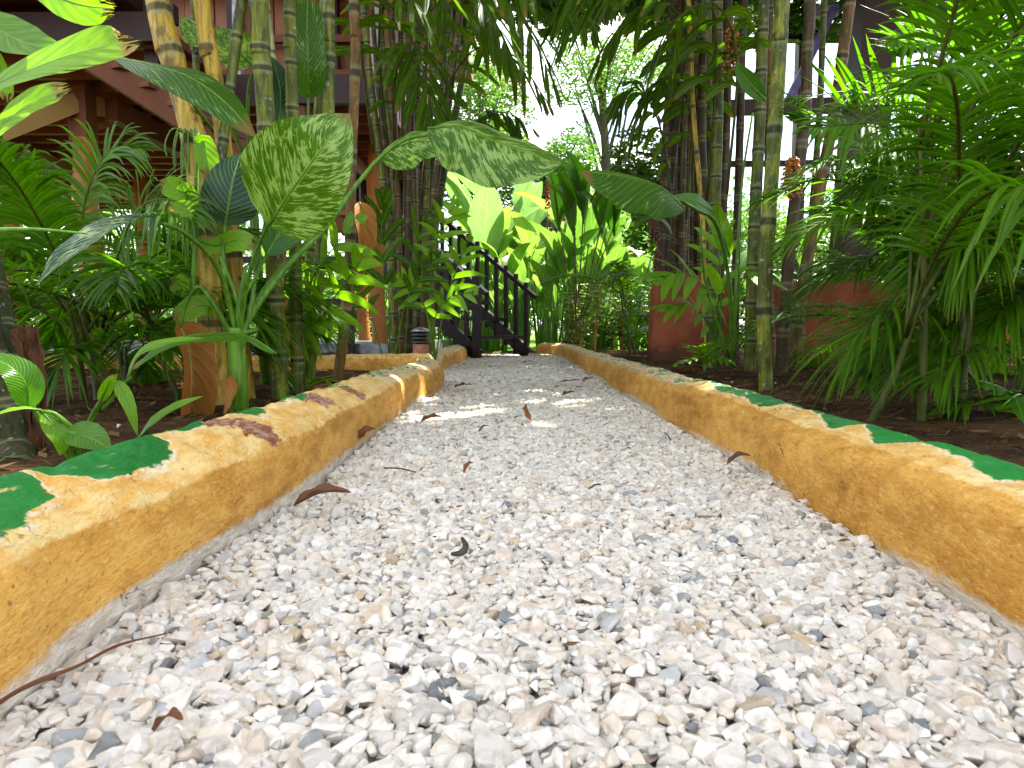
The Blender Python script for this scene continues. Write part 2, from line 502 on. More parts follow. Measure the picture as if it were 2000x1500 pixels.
M['fruit_orange'] = m_simple('orange_fruit', (0.42, 0.14, 0.02), 0.4, nz=60, var=0.5)
M['fruit_red'] = m_simple('red_fruit', (0.11, 0.018, 0.015), 0.4, nz=60, var=0.5)
M['fruit_straw'] = m_simple('straw_flower', (0.36, 0.36, 0.10), 0.6, nz=60, var=0.3)
M['flower'] = m_simple('red_flower', (0.65, 0.02, 0.05), 0.5, nz=40, var=0.3)
M['flower_orange'] = m_simple('orange_bract', (0.75, 0.16, 0.02), 0.4, nz=20, var=0.3)
M['fabric'] = m_simple('chair_frame', (0.05, 0.06, 0.09), 0.5)

# soil and grass ground
t = NT('soil_ground')
p = t.geo()
sp = t.n('ShaderNodeSeparateXYZ', {'Vector': p})
a = t.noise(p, 6.0, 6, 0.65)
b = t.noise(p, 60.0, 4, 0.6)
soil = t.mix(t.ramp(a, 0.35, 0.65), (0.026, 0.012, 0.005), (0.100, 0.052, 0.022))
soil = t.mix(t.ramp(b, 0.55, 0.75), soil, (0.17, 0.11, 0.065))
grass = t.mix(t.ramp(t.noise(p, 2.5, 4), 0.35, 0.65), (0.05, 0.12, 0.015), (0.13, 0.23, 0.035))
gm = t.ramp(t.math('ADD', sp.outputs[1], t.math('MULTIPLY', a, 2.0)), 9.0, 10.2)
col = t.mix(gm, soil, grass)
h = t.math('ADD', a, t.math('MULTIPLY', b, 0.35))
M['soil'] = t.done(t.principled(Base_Color=col, Roughness=0.95, Specular_IOR_Level=0.05, Normal=t.bump(h, 0.8, 0.02)).outputs[0])

# gravel stones
t = NT('gravel_stone')
c = t.attr('scol').outputs['Color']
p = t.geo()
n1 = t.noise(p, 90.0, 4, 0.6)
n2 = t.noise(p, 28.0, 3, 0.6)
pv = t.n('ShaderNodeMapping', {'Vector': p, 'Scale': (1, 0.3, 1), 'Rotation': (0.5, 0.7, 0.3)}).outputs[0]
n3 = t.noise(pv, 120.0, 3, 0.6, 1.0)
col = t.mix(t.ramp(n1, 0.42, 0.72), c, t.mix(1.0, c, (0.78, 0.74, 0.68), 'MULTIPLY'))
col = t.mix(t.math('MULTIPLY', t.ramp(n2, 0.58, 0.74), 0.45), col, t.mix(1.0, c, (0.95, 0.78, 0.56), 'MULTIPLY'))
col = t.mix(t.math('MULTIPLY', t.ramp(n3, 0.6, 0.68), 0.4), col, t.mix(0.6, c, (0.8, 0.8, 0.8)))
h = t.math('ADD', t.math('MULTIPLY', n1, 0.7), t.math('MULTIPLY', n3, 0.3))
M['stone'] = t.done(t.principled(Base_Color=col, Roughness=0.72, Specular_IOR_Level=0.35, Normal=t.bump(h, 0.45, 0.003)).outputs[0])
M['bed'] = m_simple('gravel_bed', (0.42, 0.39, 0.35), 0.95, nz=60, var=0.5)

# painted kerb
t = NT('painted_kerb')
p0_ = t.geo()
p = t.n('ShaderNodeMapping', {'Vector': p0_, 'Scale': (1, 0.42, 1)}).outputs[0]
gs, lt, wt_, rd = [t.attr(k).outputs['Fac'] for k in ('green', 'light', 'white', 'red')]
grain = t.noise(p, 230.0, 3, 0.65)
mid = t.noise(p, 38.0, 5, 0.62)
big = t.noise(p, 7.0, 4, 0.55)
fine = t.noise(p, 95.0, 4, 0.6)
ochre = t.mix(t.ramp(big, 0.3, 0.7), (0.52, 0.225, 0.025), (0.80, 0.43, 0.085))
ochre = t.mix(t.math('MULTIPLY', t.ramp(mid, 0.46, 0.66), 0.50), ochre, (0.84, 0.50, 0.12))
ochre = t.mix(t.math('MULTIPLY', t.ramp(mid, 0.52, 0.34), 0.30), ochre, (0.34, 0.125, 0.010))
ochre = t.mix(t.math('MULTIPLY', t.ramp(grain, 0.54, 0.68), 0.30), ochre, (0.20, 0.085, 0.015))
ochre = t.mix(t.math('MULTIPLY', t.ramp(grain, 0.46, 0.34), 0.30), ochre, (0.88, 0.66, 0.32))
stn = t.noise(t.n('ShaderNodeMapping', {'Vector': p, 'Scale': (1.3, 1.0, 2.6)}).outputs[0], 4.2, 5, 0.6)
ochre = t.mix(t.math('MULTIPLY', t.ramp(stn, 0.53, 0.66), 0.55), ochre, (0.33, 0.125, 0.010))
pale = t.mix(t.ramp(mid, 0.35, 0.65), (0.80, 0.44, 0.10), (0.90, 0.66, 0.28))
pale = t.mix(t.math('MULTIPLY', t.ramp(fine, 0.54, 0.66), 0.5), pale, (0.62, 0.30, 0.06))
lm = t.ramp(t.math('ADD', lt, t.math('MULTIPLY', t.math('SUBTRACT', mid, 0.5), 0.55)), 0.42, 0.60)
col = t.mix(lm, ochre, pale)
# painted green patches with a pale worn rim
gv = t.math('ADD', gs, t.math('MULTIPLY', t.math('SUBTRACT', mid, 0.5), 0.034))
gv = t.math('ADD', gv, t.math('MULTIPLY', t.math('SUBTRACT', fine, 0.5), 0.014))
rim = t.math('MULTIPLY', t.ramp(gv, -0.010, -0.002), t.ramp(fine, 0.40, 0.56))
col = t.mix(t.math('MULTIPLY', rim, 0.7), col, (0.85, 0.80, 0.62))
wear = t.noise(p, 55.0, 5, 0.7)
gcol = t.mix(t.ramp(big, 0.3, 0.7), (0.010, 0.15, 0.024), (0.03, 0.26, 0.05))
gcol = t.mix(t.math('MULTIPLY', t.ramp(fine, 0.58, 0.72), 0.35), gcol, (0.12, 0.36, 0.18))
gmask = t.math('MULTIPLY', t.ramp(gv, -0.001, 0.002), t.ramp(t.math('SUBTRACT', wear, t.math('MULTIPLY', wt_, 0.30)), 0.29, 0.37))
# whitish wear at the foot, whitish tone on the farther tops
wm = t.ramp(t.math('ADD', wt_, t.math('MULTIPLY', t.math('SUBTRACT', wear, 0.5), 0.8)), 0.48, 0.80)
col = t.mix(t.math('MULTIPLY', wm, 0.85), col, t.mix(t.ramp(fine, 0.3, 0.7), (0.55, 0.50, 0.42), (0.86, 0.84, 0.78)))
rm = t.ramp(t.math('ADD', rd, t.math('MULTIPLY', t.math('SUBTRACT', wear, 0.5), 0.9)), 0.45, 0.52)
col = t.mix(t.math('MULTIPLY', rm, 0.9), col, t.mix(t.ramp(fine, 0.4, 0.62), (0.20, 0.035, 0.025), (0.50, 0.28, 0.22)))
col = t.mix(gmask, col, gcol)
h = t.math('ADD', t.math('MULTIPLY', mid, 0.6), t.math('ADD', t.math('MULTIPLY', grain, 0.6), t.math('MULTIPLY', fine, 0.45)))
h = t.math('ADD', h, t.math('MULTIPLY', gmask, 0.1))
ck = t.n('ShaderNodeTexVoronoi', {'Vector': t.n('ShaderNodeMapping', {'Vector': p, 'Scale': (1, 1.0, 0.6), 'Rotation': (0.3, 0.5, 0.9)}).outputs[0], 'Scale': 26.0}, feature='DISTANCE_TO_EDGE').outputs['Distance']
h = t.math('ADD', h, t.math('MULTIPLY', t.math('MULTIPLY', t.ramp(ck, 0.0, 0.05), 0.10), lm))
ckn = t.n('ShaderNodeTexVoronoi', {'Vector': t.n('ShaderNodeVectorMath', {0: p0_, 1: t.n('ShaderNodeTexNoise', {'Vector': p0_, 'Scale': 9.0, 'Detail': 4.0}).outputs['Color']}, operation='ADD').outputs[0], 'Scale': 3.4}, feature='DISTANCE_TO_EDGE').outputs['Distance']
crk = t.math('MULTIPLY', t.ramp(ckn, 0.006, 0.002), t.ramp(t.noise(p0_, 5.0, 2), 0.50, 0.60))
col = t.mix(t.math('MULTIPLY', crk, 0.75), col, (0.10, 0.05, 0.015))
h = t.math('SUBTRACT', h, t.math('MULTIPLY', crk, 1.2))
pit = t.ramp(t.noise(p0_, 120.0, 2, 0.4), 0.70, 0.76)
col = t.mix(t.math('MULTIPLY', pit, 0.6), col, (0.16, 0.07, 0.015))
col = t.mix(1.0, col, (0.92, 0.90, 0.86), 'MULTIPLY')
bst = t.math('SUBTRACT', 0.85, t.math('MULTIPLY', gmask, 0.45))
bmp = t.n('ShaderNodeBump', {'Height': h, 'Strength': bst, 'Distance': 0.007})
ro = t.math('SUBTRACT', 0.72, t.math('MULTIPLY', gmask, 0.32))
M['kerb'] = t.done(t.principled(Specular_IOR_Level=0.3, Base_Color=col, Roughness=ro, Normal=bmp.outputs['Normal']).outputs[0])

# ------------------------------------------------------------------ ground, hills
def axis(lims, fine, coarse, far):
    a, b = lims
    core = list(np.arange(a, b, fine))
    lo = [a - coarse * (1.45 ** k) for k in range(far)][::-1]
    hi = [b + coarse * (1.45 ** k) for k in range(far)]
    return np.array(lo + core + hi)
def gz(x, y):
    """ground height"""
    x, y = np.asarray(x, float), np.asarray(y, float)
    corridor = (x > -0.52) & (x < 0.62) & (y < 8.3)
    z = 0.05 + 0.03 * fbm(x * 1.3, y * 1.3) + 0.018 * fbm(x * 6, y * 6)
    z = np.where(y > 8.0, z - np.clip((y - 8.0) * 0.12, 0, 0.12), z)
    z = np.where(x < -3.5, z - 0.05, z)
    return np.where(corridor, -0.05, z)
xs = axis((-4, 4), 0.06, 0.3, 16)
ys = axis((-1.5, 9), 0.06, 0.3, 16)
X, Y = np.meshgrid(xs, ys)
Z = gz(X, Y)
nx, ny = len(xs), len(ys)
def grid_mesh(name, X, Y, Z, mat, kind=None):
    ny, nx = X.shape
    me = bpy.data.meshes.new(name)
    v = np.stack([X.ravel(), Y.ravel(), Z.ravel()], 1)
    ii = (np.arange(ny - 1)[:, None] * nx + np.arange(nx - 1)[None]).ravel()
    f = np.stack([ii, ii + 1, ii + nx + 1, ii + nx], 1)
    me.from_pydata(v.tolist(), [], f.tolist())
    me.materials.append(mat)
    me.polygons.foreach_set('use_smooth', [True] * len(me.polygons))
    o = bpy.data.objects.new(name, me)
    COL.objects.link(o)
    if kind:
        o['kind'] = kind
    return o
grid_mesh('ground', X, Y, Z, M['soil'], 'structure')

xs = np.linspace(-0.48, 0.60, 40)
ys = np.linspace(-1.2, 8.2, 200)
X, Y = np.meshgrid(xs, ys)
grid_mesh('path', X, Y, -0.017 + 0.005 * fbm(X * 9, Y * 9), M['bed'], 'structure')

# ------------------------------------------------------------------ painted kerbs
LIN = [(-0.35, -1.3), (-0.385, 0.2), (-0.381, 0.466), (-0.392, 0.59), (-0.381, 0.788), (-0.373, 0.95), (-0.372, 1.216), (-0.383, 1.6), (-0.392, 2.0), (-0.402, 2.3), (-0.400, 2.62), (-0.372, 2.80), (-0.362, 3.1), (-0.375, 3.3), (-0.395, 3.60)]
RIN = [(0.44, -1.3), (0.455, 0.2), (0.459, 0.587), (0.467, 0.85), (0.469, 1.1), (0.474, 1.45), (0.467, 1.9), (0.463, 3.167), (0.464, 5.0), (0.464, 6.6), (0.45, 7.3), (0.36, 7.75), (0.20, 8.0)]
def resample(P, ds):
    P = [Vector((a, b, 0)) for a, b in P]
    C_ = catmull(P, 60 * len(P))
    out, acc = [C_[0]], 0.0
    for a, b in zip(C_, C_[1:]):
        acc += (b - a).length
        if acc >= ds:
            out.append(b)
            acc = 0
    out.append(C_[-1])
    return out
def kerb(name, line, side, label, green, red=(), width=0.15, hgt=1.0, ds=0.005, wfar=2.2, seed=0.0, zoff=0.0, facez=0.098, crest=0.040, plo=0.0):
    """side=+1: the kerb body lies towards +X of the line when walking +Y"""
    P = resample(line, ds)
    n = len(P)
    prof = [(0.004, -0.04), (0.0, 0.0), (0.001, 0.03), (0.003, 0.06), (0.006, facez * 0.85), (0.012, facez), (0.025, facez + crest * .28),
            (0.045, facez + crest * .58), (0.068, facez + crest * .8), (0.09, facez + crest * .97), (0.108, facez + crest), (0.125, facez + crest * .8), (0.14, facez + crest * .3), (0.148, facez - 0.01), (0.152, 0.04), (0.153, -0.04)]
    PP = catmull([Vector((a * width / 0.15, b * hgt if b > 0 else b, 0)) for a, b in prof], 60)
    m = len(PP)
    verts = np.zeros((n, m, 3))
    att = {k: np.zeros((n, m)) for k in ('green', 'light', 'white', 'red')}
    gx = np.array([g[0] for g in green]); gyv = np.array([g[1] for g in green])
    for i, p_ in enumerate(P):
        T = (P[min(i + 1, n - 1)] - P[max(i - 1, 0)]).normalized()
        S = Vector((T.y, -T.x, 0)) * side
        o = np.array([q.x for q in PP]); z = np.array([q.y for q in PP])
        d_end = min((p_ - P[0]).length, (p_ - P[-1]).length)
        taper = min(1.0, 0.25 + math.sqrt(max(0.0, 1 - max(0, 1 - d_end / 0.05) ** 2)) * 0.75)
        hz = (1.0 + 0.10 * float(vnoise(p_.y * 2.3 + seed, 3.3)) + 0.06 * float(vnoise(p_.y * 7.0 + seed, 9.3)))
        zz = np.where(z > 0, z * hz * taper, z)
        mid_o = 0.075 * width / 0.15
        oo = mid_o + (o - mid_o) * (0.55 + 0.45 * taper) + 0.004 * vnoise(p_.y * 9 + seed, z * 25)
        x = p_.x + S.x * oo
        y = p_.y + S.y * oo
        # lumpy surface: strong on the hand-trowelled top, weak on the face
        topw = np.clip((z - facez * 0.8) / 0.03, 0, 1)
        lump = fbm(y * 26 + x * 9, x * 34, zz * 30 + seed, 4)
        tro = np.maximum(0, vnoise((y + 1.4 * o * side) * 42 + seed, o * 11) - 0.05)
        gou = np.maximum(0, 1 - np.abs(vnoise((y + 2.0 * o * side) * 30 + seed, o * 9 + 4.4)) / 0.035) * (vnoise(y * 9 + seed, o * 9) > 0.02)
        zz = zz + topw * (0.006 * lump - 0.007 * tro - 0.006 * gou) * taper
        x = x + S.x * (0.004 * fbm(y * 22, zz * 26 + seed, 1.0, 3)) * 0.6 * (1 - topw) * -1
        verts[i] = np.stack([x, y, zz + zoff], 1)
        g_ = np.interp(p_.y, gx, gyv)
        att['green'][i] = (o * 0.15 / width) - g_
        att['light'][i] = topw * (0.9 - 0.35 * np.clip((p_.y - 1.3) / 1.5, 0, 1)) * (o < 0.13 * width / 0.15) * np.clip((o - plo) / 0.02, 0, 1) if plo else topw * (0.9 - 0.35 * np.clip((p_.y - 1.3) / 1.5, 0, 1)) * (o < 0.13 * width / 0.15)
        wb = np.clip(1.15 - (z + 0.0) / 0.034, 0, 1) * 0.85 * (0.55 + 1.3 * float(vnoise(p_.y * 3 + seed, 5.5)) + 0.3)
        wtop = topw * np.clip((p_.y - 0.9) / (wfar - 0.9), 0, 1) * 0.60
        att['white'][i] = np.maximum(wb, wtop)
        for (ry, ro, rr) in red:
            att['red'][i] = np.maximum(att['red'][i], 1.0 - np.hypot((p_.y - ry) / rr, (o - ro) / (rr * 0.75)) * 0.55)
        if n and d_end < 0.03:
            att['white'][i] = att['white'][i]
    me = bpy.data.meshes.new(name)
    ii = (np.arange(n - 1)[:, None] * m + np.arange(m - 1)[None]).ravel()
    f = np.stack([ii, ii + 1, ii + m + 1, ii + m], 1) if side > 0 else np.stack([ii, ii + m, ii + m + 1, ii + 1], 1)
    fl = f.tolist()
    fl.append(list(range(m)) if side < 0 else list(range(m))[::-1])
    e = list(range((n - 1) * m, n * m))
    fl.append(e[::-1] if side < 0 else e)
    b0 = verts[0, 0].copy()
    b0[2] = 0
    me.from_pydata((verts.reshape(-1, 3) - b0).tolist(), [], fl)
    for k, a_ in att.items():
        q = me.attributes.new(k, 'FLOAT', 'POINT')
        q.data.foreach_set('value', a_.ravel().astype(np.float32))
    me.materials.append(M['kerb'])
    me.polygons.foreach_set('use_smooth', [True] * (len(fl) - 2) + [False] * 2)
    o = bpy.data.objects.new(name, me)
    o.location = b0
    COL.objects.link(o)
    tag(o, label, 'garden kerb', kind='thing')
    return o
NO = 0.3
rg = random.Random(5)
def scallops(tab, y0, y1, lo, hi, ln, gap):
    y = y0
    while y < y1:
        l_ = ln * rg.uniform(0.6, 1.4) * (1 + y * 0.15)
        d = rg.uniform(lo, hi)
        tab += [(y, 0.12), (y + 0.02, d + 0.03), (y + l_ * 0.5, d), (y + l_ * 0.85, d + 0.02), (y + l_, 0.13)]
        y += l_ + 0.01
        g = gap * rg.uniform(0.2, 1.6)
        tab += [(y, NO), (y + g, NO)]
        y += g + 0.01
    return tab
gl = [(-2, 0.03), (0.47, 0.028), (0.56, 0.032), (0.61, 0.045), (0.635, 0.075), (0.645, 0.12), (0.655, 0.07), (0.67, 0.050), (0.73, 0.040), (0.80, 0.046), (0.835, 0.065),
      (0.85, 0.100), (0.87, 0.098), (0.97, 0.090), (0.99, 0.11), (1.0, NO), (1.09, NO), (1.10, 0.12), (1.13, 0.07), (1.2, 0.085), (1.22, NO), (1.33, NO), (1.34, 0.10), (1.44, 0.075), (1.50, 0.12), (1.52, NO), (1.68, NO), (1.70, 0.1), (1.80, 0.06), (1.84, NO), (2.1, NO)]
scallops(gl, 2.15, 3.7, 0.02, 0.05, 0.22, 0.05)
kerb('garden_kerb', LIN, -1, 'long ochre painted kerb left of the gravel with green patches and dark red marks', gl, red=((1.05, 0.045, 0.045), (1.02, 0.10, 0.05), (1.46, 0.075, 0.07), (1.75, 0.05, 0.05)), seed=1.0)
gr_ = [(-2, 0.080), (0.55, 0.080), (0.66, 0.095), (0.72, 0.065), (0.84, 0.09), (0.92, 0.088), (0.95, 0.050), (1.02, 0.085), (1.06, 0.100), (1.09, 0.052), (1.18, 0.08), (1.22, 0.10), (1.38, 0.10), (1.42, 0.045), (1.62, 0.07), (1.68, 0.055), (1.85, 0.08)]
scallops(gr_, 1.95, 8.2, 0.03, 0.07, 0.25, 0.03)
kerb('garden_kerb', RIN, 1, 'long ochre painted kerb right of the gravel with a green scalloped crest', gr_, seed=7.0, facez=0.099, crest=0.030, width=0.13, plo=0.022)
gf = scallops([], 4.6, 8.3, 0.02, 0.06, 0.3, 0.05)
kerb('garden_kerb', [(-0.50, 4.68), (-0.495, 6.0), (-0.50, 7.9)], -1, 'short far kerb leading to the dark stair, with a rounded green end', gf, seed=13.0, width=0.16, facez=0.095)
gb = [(-9, NO), (9, NO)]
kerb('garden_kerb', [(-0.50, 4.02), (-0.9, 3.98), (-1.4, 3.85), (-2.4, 3.9), (-3.2, 4.1)], 1, 'plain orange kerb crossing behind the canes, below the small clay lamp', gb, seed=21.0, wfar=30, hgt=0.95, facez=0.10)

# ------------------------------------------------------------------ gravel
def ico(sub):
    bpy.ops.mesh.primitive_ico_sphere_add(subdivisions=sub, radius=1)
    o = bpy.context.object
    me = o.data
    v = np.zeros(len(me.vertices) * 3); me.vertices.foreach_get('co', v)
    f = np.zeros(len(me.polygons) * 3, np.int64); me.polygons.foreach_get('vertices', f)
    bpy.data.objects.remove(o)
    bpy.data.meshes.remove(me)
    return v.reshape(-1, 3), f.reshape(-1, 3)
def stone_proto(v, ncut, rg):
    v = v * np.array([1, 1, 1.0])
    for k in range(ncut):
        d = rg.normal(size=3); d /= np.linalg.norm(d)
        c = rg.uniform(0.36, 0.66)
        s = v @ d
        v = v - np.outer(np.maximum(0, s - c) * 0.96, d)
    ax = rg.permutation([1.0, rg.uniform(0.68, 0.95), rg.uniform(0.52, 0.78)])
    v = v * ax
    v = v / np.abs(v).max()
    return v
def rot_rand(n, rg, flat=0.75):
    q = rg.normal(size=(n, 4))
    q /= np.linalg.norm(q, axis=1)[:, None]
    w_, x, y, z = q.T
    R = np.stack([1 - 2 * (y * y + z * z), 2 * (x * y - z * w_), 2 * (x * z + y * w_),
                  2 * (x * y + z * w_), 1 - 2 * (x * x + z * z), 2 * (y * z - x * w_),
                  2 * (x * z - y * w_), 2 * (y * z + x * w_), 1 - 2 * (x * x + y * y)], 1).reshape(-1, 3, 3)
    return R
IC = {k: ico(k) for k in (1, 2, 3)}
PROT = {k: [stone_proto(IC[k][0], 11, np.random.default_rng(100 + i)) for i in range(24)] for k in (1, 2, 3)}
LINx = np.array([p[0] for p in LIN]); LINy = np.array([p[1] for p in LIN])
RINx = np.array([p[0] for p in RIN]); RINy = np.array([p[1] for p in RIN])
PALETTE = np.array([(0.78, 0.70, 0.60), (0.84, 0.78, 0.70), (0.74, 0.67, 0.60), (0.80, 0.68, 0.53), (0.66, 0.62, 0.57), (0.87, 0.82, 0.74), (0.76, 0.62, 0.50), (0.36, 0.37, 0.38), (0.22, 0.24, 0.26), (0.34, 0.35, 0.29), (0.50, 0.50, 0.50), (0.66, 0.50, 0.32)])
PALETTE = (PALETTE * .72 + PALETTE.mean(1, keepdims=True) * .28) * np.array([1.02, 1.0, .945])
PW_ = np.array([16, 20, 13, 10, 7, 15, 6, 1.3, 0.8, 0.8, 2.5, 1.5]); PW_ = PW_ / PW_.sum()
VV, FF, CC, SM = [], [], [], []
nv_ = 0
def scatter(y0, y1, sp, lod, size, z0, zj, rg):
    global nv_
    xs = np.arange(-0.56, 0.52, sp)
    ys = np.arange(y0, y1, sp * 0.87)
    X, Y = np.meshgrid(xs, ys)
    X = X + (np.arange(len(ys)) % 2)[:, None] * sp * 0.5
    X = (X + rg.uniform(-0.45, 0.45, X.shape) * sp).ravel()
    Y = (Y + rg.uniform(-0.45, 0.45, Y.shape) * sp).ravel()
    lo = np.interp(Y, LINy, LINx) + 0.006
    lo = np.where(Y > 3.62, -0.505, lo)
    lo = np.where((Y > 3.62) & (Y < 4.65), -0.56, lo)
    hi = np.interp(Y, RINy, RINx) - 0.006
    k = (X > lo) & (X < hi)
    X, Y = X[k], Y[k]
    n = len(X)
    sz = size * np.exp(rg.normal(0, 0.27, n)) * 0.5
    sz = np.clip(sz, size * 0.25, size * 0.92)
    R = rot_rand(n, rg)
    R[:, 2, :] *= 0.72
    col = PALETTE[rg.choice(len(PALETTE), n, p=PW_)] * rg.uniform(0.78, 0.91, (n, 1))
    Z = z0 - 0.007 + rg.uniform(-zj, zj, n) + 0.006 * fbm(X * 5, Y * 5, 0, 2)
    pi = rg.integers(0, 24, n)
    fb = IC[lod][1]
    for i in range(24):
        idx = np.where(pi == i)[0]
        if not len(idx):
            continue
        V = PROT[lod][i]
        P_ = np.einsum('nij,kj->nki', R[idx], V) * sz[idx, None, None]
        P_ += np.stack([X[idx], Y[idx], Z[idx]], 1)[:, None, :]
        m = len(V)
        VV.append(P_.reshape(-1, 3))
        CC.append(np.repeat(col[idx], m, 0)); SM.append(np.zeros(len(idx) * len(fb), bool))
        FF.append((fb[None] + (nv_ + np.arange(len(idx)) * m)[:, None, None]).reshape(-1, 3))
        nv_ += len(idx) * m
r1 = np.random.default_rng(42)
scatter(-0.9, 0.25, 0.022, 1, 0.026, 0.0, 0.004, r1)
scatter(0.25, 1.05, 0.0130, 3, 0.0225, 0.002, 0.0026, r1)
scatter(0.25, 1.05, 0.0125, 2, 0.0135, 0.003, 0.003, r1)
scatter(0.25, 1.05, 0.019, 2, 0.024, -0.006, 0.002, r1)
scatter(1.05, 2.6, 0.0130, 2, 0.0225, 0.002, 0.0026, r1)
scatter(1.05, 2.6, 0.0135, 1, 0.014, 0.003, 0.003, r1)
scatter(1.05, 2.6, 0.021, 1, 0.024, -0.006, 0.002, r1)
scatter(2.6, 8.0, 0.0155, 1, 0.0245, 0.002, 0.005, r1)
def mesh_np(name, V, Fc, mat, col=None, smooth=True, uv=None, rnd=None):
    me = bpy.data.meshes.new(name)
    nf, k = Fc.shape
    me.vertices.add(len(V)); me.vertices.foreach_set('co', V.astype(np.float32).ravel())
    me.loops.add(nf * k); me.loops.foreach_set('vertex_index', Fc.astype(np.int32).ravel())
    me.polygons.add(nf); me.polygons.foreach_set('loop_start', np.arange(0, nf * k, k, dtype=np.int32))
    if smooth:
        me.polygons.foreach_set('use_smooth', np.ones(nf, bool))
    me.update(calc_edges=True)
    if col is not None:
        a_ = me.attributes.new('scol', 'FLOAT_COLOR', 'POINT')
        a_.data.foreach_set('color', np.concatenate([col, np.ones((len(col), 1))], 1).astype(np.float32).ravel())
    if uv is not None:
        u = me.uv_layers.new(name='UVMap')
        u.data.foreach_set('uv', uv[Fc.ravel()].astype(np.float32).ravel())
    if rnd is not None:
        a_ = me.attributes.new('rnd', 'FLOAT', 'POINT')
        a_.data.foreach_set('value', rnd.astype(np.float32))
    me.materials.append(mat)
    o = bpy.data.objects.new(name, me)
    COL.objects.link(o)
    return o
g = mesh_np('gravel', np.concatenate(VV), np.concatenate(FF), M['stone'], np.concatenate(CC))
g.data.polygons.foreach_set('use_smooth', np.concatenate(SM))
tag(g, 'pale crushed stone gravel filling the path between the kerbs', 'gravel', kind='stuff')
del VV, FF, CC
# ==== PART TWO ====
UP = Vector((0, 0, 1))
def CAMV(p):
    return (Vector((0, 0, CAMZ)) - p).normalized()
R_ = random.Random(77)

# chosen sun spots: leaves along these rays are left out to let the sun through
def onray(P_, t, r):
    """true where points P_ lie within r of the sun ray through target t"""
    d = np.array(SD)
    v = P_ - np.array(t)
    a = v @ d
    return np.linalg.norm(v - a[:, None] * d[None], axis=1) < r
spots = []
for (px, py, r) in ((842, 776, .020), (856, 784, .018), (880, 802, .018), (900, 806, .016), (820, 806, .020), (838, 818, .022), (812, 800, .014), (943, 790, .016), (955, 800, .016), (968, 812, .013), (1033, 779, .019), (1105, 781, .02), (1125, 780, .018), (1140, 790, .012), (1062, 822, .013), (1195, 792, .014), (1060, 760, .016), (1090, 765, .014), (985, 768, .012)):
    g_ = gnd(px, py, .01)
    spots.append(((g_.x, g_.y, .01), r + .002))
for (px, py, Y, r) in ((772, 730, 2.78, .03), (765, 790, 2.72, .028), (800, 748, 2.85, .02), (727, 835, 2.3, .012),
                       (1720, 170, 2.45, .2), (1800, 130, 2.4, .28), (1890, 90, 2.2, .26), (1960, 40, 2.2, .22), (1650, 180, 2.5, .10),
                       (1450, 550, 3.15, .06), (1495, 420, 2.6, .05), (822, 642, 4.3, .05), (575, 480, 3.0, .05), (625, 500, 2.6, .03),
                       (120, 110, .77, .10), (345, 370, 1.95, .05), (30, 730, 1.05, .03), (1390, 665, 3.1, .03), (900, 560, 4.2, .05), (690, 570, 2.4, .04), (1530, 480, 2.3, .08)):
    p = at(px, py, Y)
    spots.append((tuple(p), r))
SPT = np.array([t_ for t_, r in spots]); SPR = np.array([r for t_, r in spots])
def insun(P_, extra=0.03):
    """any of the points on one of the sun's openings, above its end"""
    P_ = np.asarray(P_, float).reshape(-1, 3)
    d = np.array(SD)
    v = P_[:, None, :] - SPT[None]
    a = v @ d
    m = np.linalg.norm(v - a[..., None] * d, axis=2)
    return bool(((m < SPR[None] + extra) & (a > 0.25)).any())
# ------------------------------------------------------------------ plant builders
def frond_mb(pts, nl=26, ll=0.34, lw=0.016, droop=0.5, ang=(70, 25), start=0.22, rr=0.007, lift=0.25, seg=6, nv=1, up=None, rg=R_, side_droop=0.0, jag=False, fold=0.35, grp=0):
    mb = MB()
    n = len(pts)
    tube(mb, pts, [rr * (1 - 0.8 * i / (n - 1)) + 0.0008 for i in range(n)], 5, mi=1, rnd=rg.random())
    def P(s):
        x = s * (n - 1)
        k = min(int(x), n - 2)
        return pts[k].lerp(pts[k + 1], x - k), (pts[k + 1] - pts[k]).normalized()
    base_r = rg.random() * 0.5
    for i in range(nl):
        f = i / (nl - 1)
        s = start + (1 - start) * (f if not grp else (round(f * grp) / grp * 0.35 + f * 0.65))
        s = min(s, 0.999)
        p, T = P(s)
        u = up or UP
        S0 = T.cross(u)
        if S0.length < 0.15:
            S0 = T.cross(Vector((0.3, 1, 0)))
        S0.normalize()
        N0 = S0.cross(T)
        shp = math.sin(math.pi * min(1, 0.18 + 0.78 * f)) ** 0.7
        for sd in (-1, 1):
            a = rad(ang[0] + (ang[1] - ang[0]) * f + rg.uniform(-8, 8))
            l_ = ll * shp * rg.uniform(0.88, 1.08)
            D = (T * math.cos(a) + S0 * (sd * math.sin(a)) + N0 * (lift + rg.uniform(-0.22, 0.22))).normalized()
            q, dr = [], droop * rg.uniform(0.75, 1.25)
            for k in range(seg):
                x = k / (seg - 1)
                q.append(p + D * (l_ * x * (1 - 0.18 * dr * x)) - UP * (l_ * dr * x * x * 0.75))
            if insun([tuple(v_) for v_ in q[::2]], 0.015 + lw * .5):
                continue
            if jag:
                wd = [lw * (0.25 + 0.75 * min(1, (k / (seg - 1)) * 2.3)) for k in range(seg)]
                wd[-1] = lw * 0.25
                wd[-2] = lw * 0.85
            else:
                wd = [lw * (0.35 + 0.65 * math.sin(math.pi * min(1, 0.12 + k / (seg - 1)) ** 0.8)) * (1 if k < seg - 1 else 0.06) for k in range(seg)]
            blade(mb, q, wd, N0 + UP * 0.3 + Vector((rg.uniform(-.25, .25), rg.uniform(-.25, .25), 0)), nv, -fold, 0, min(1, base_r + rg.random() * 0.5))
    return mb

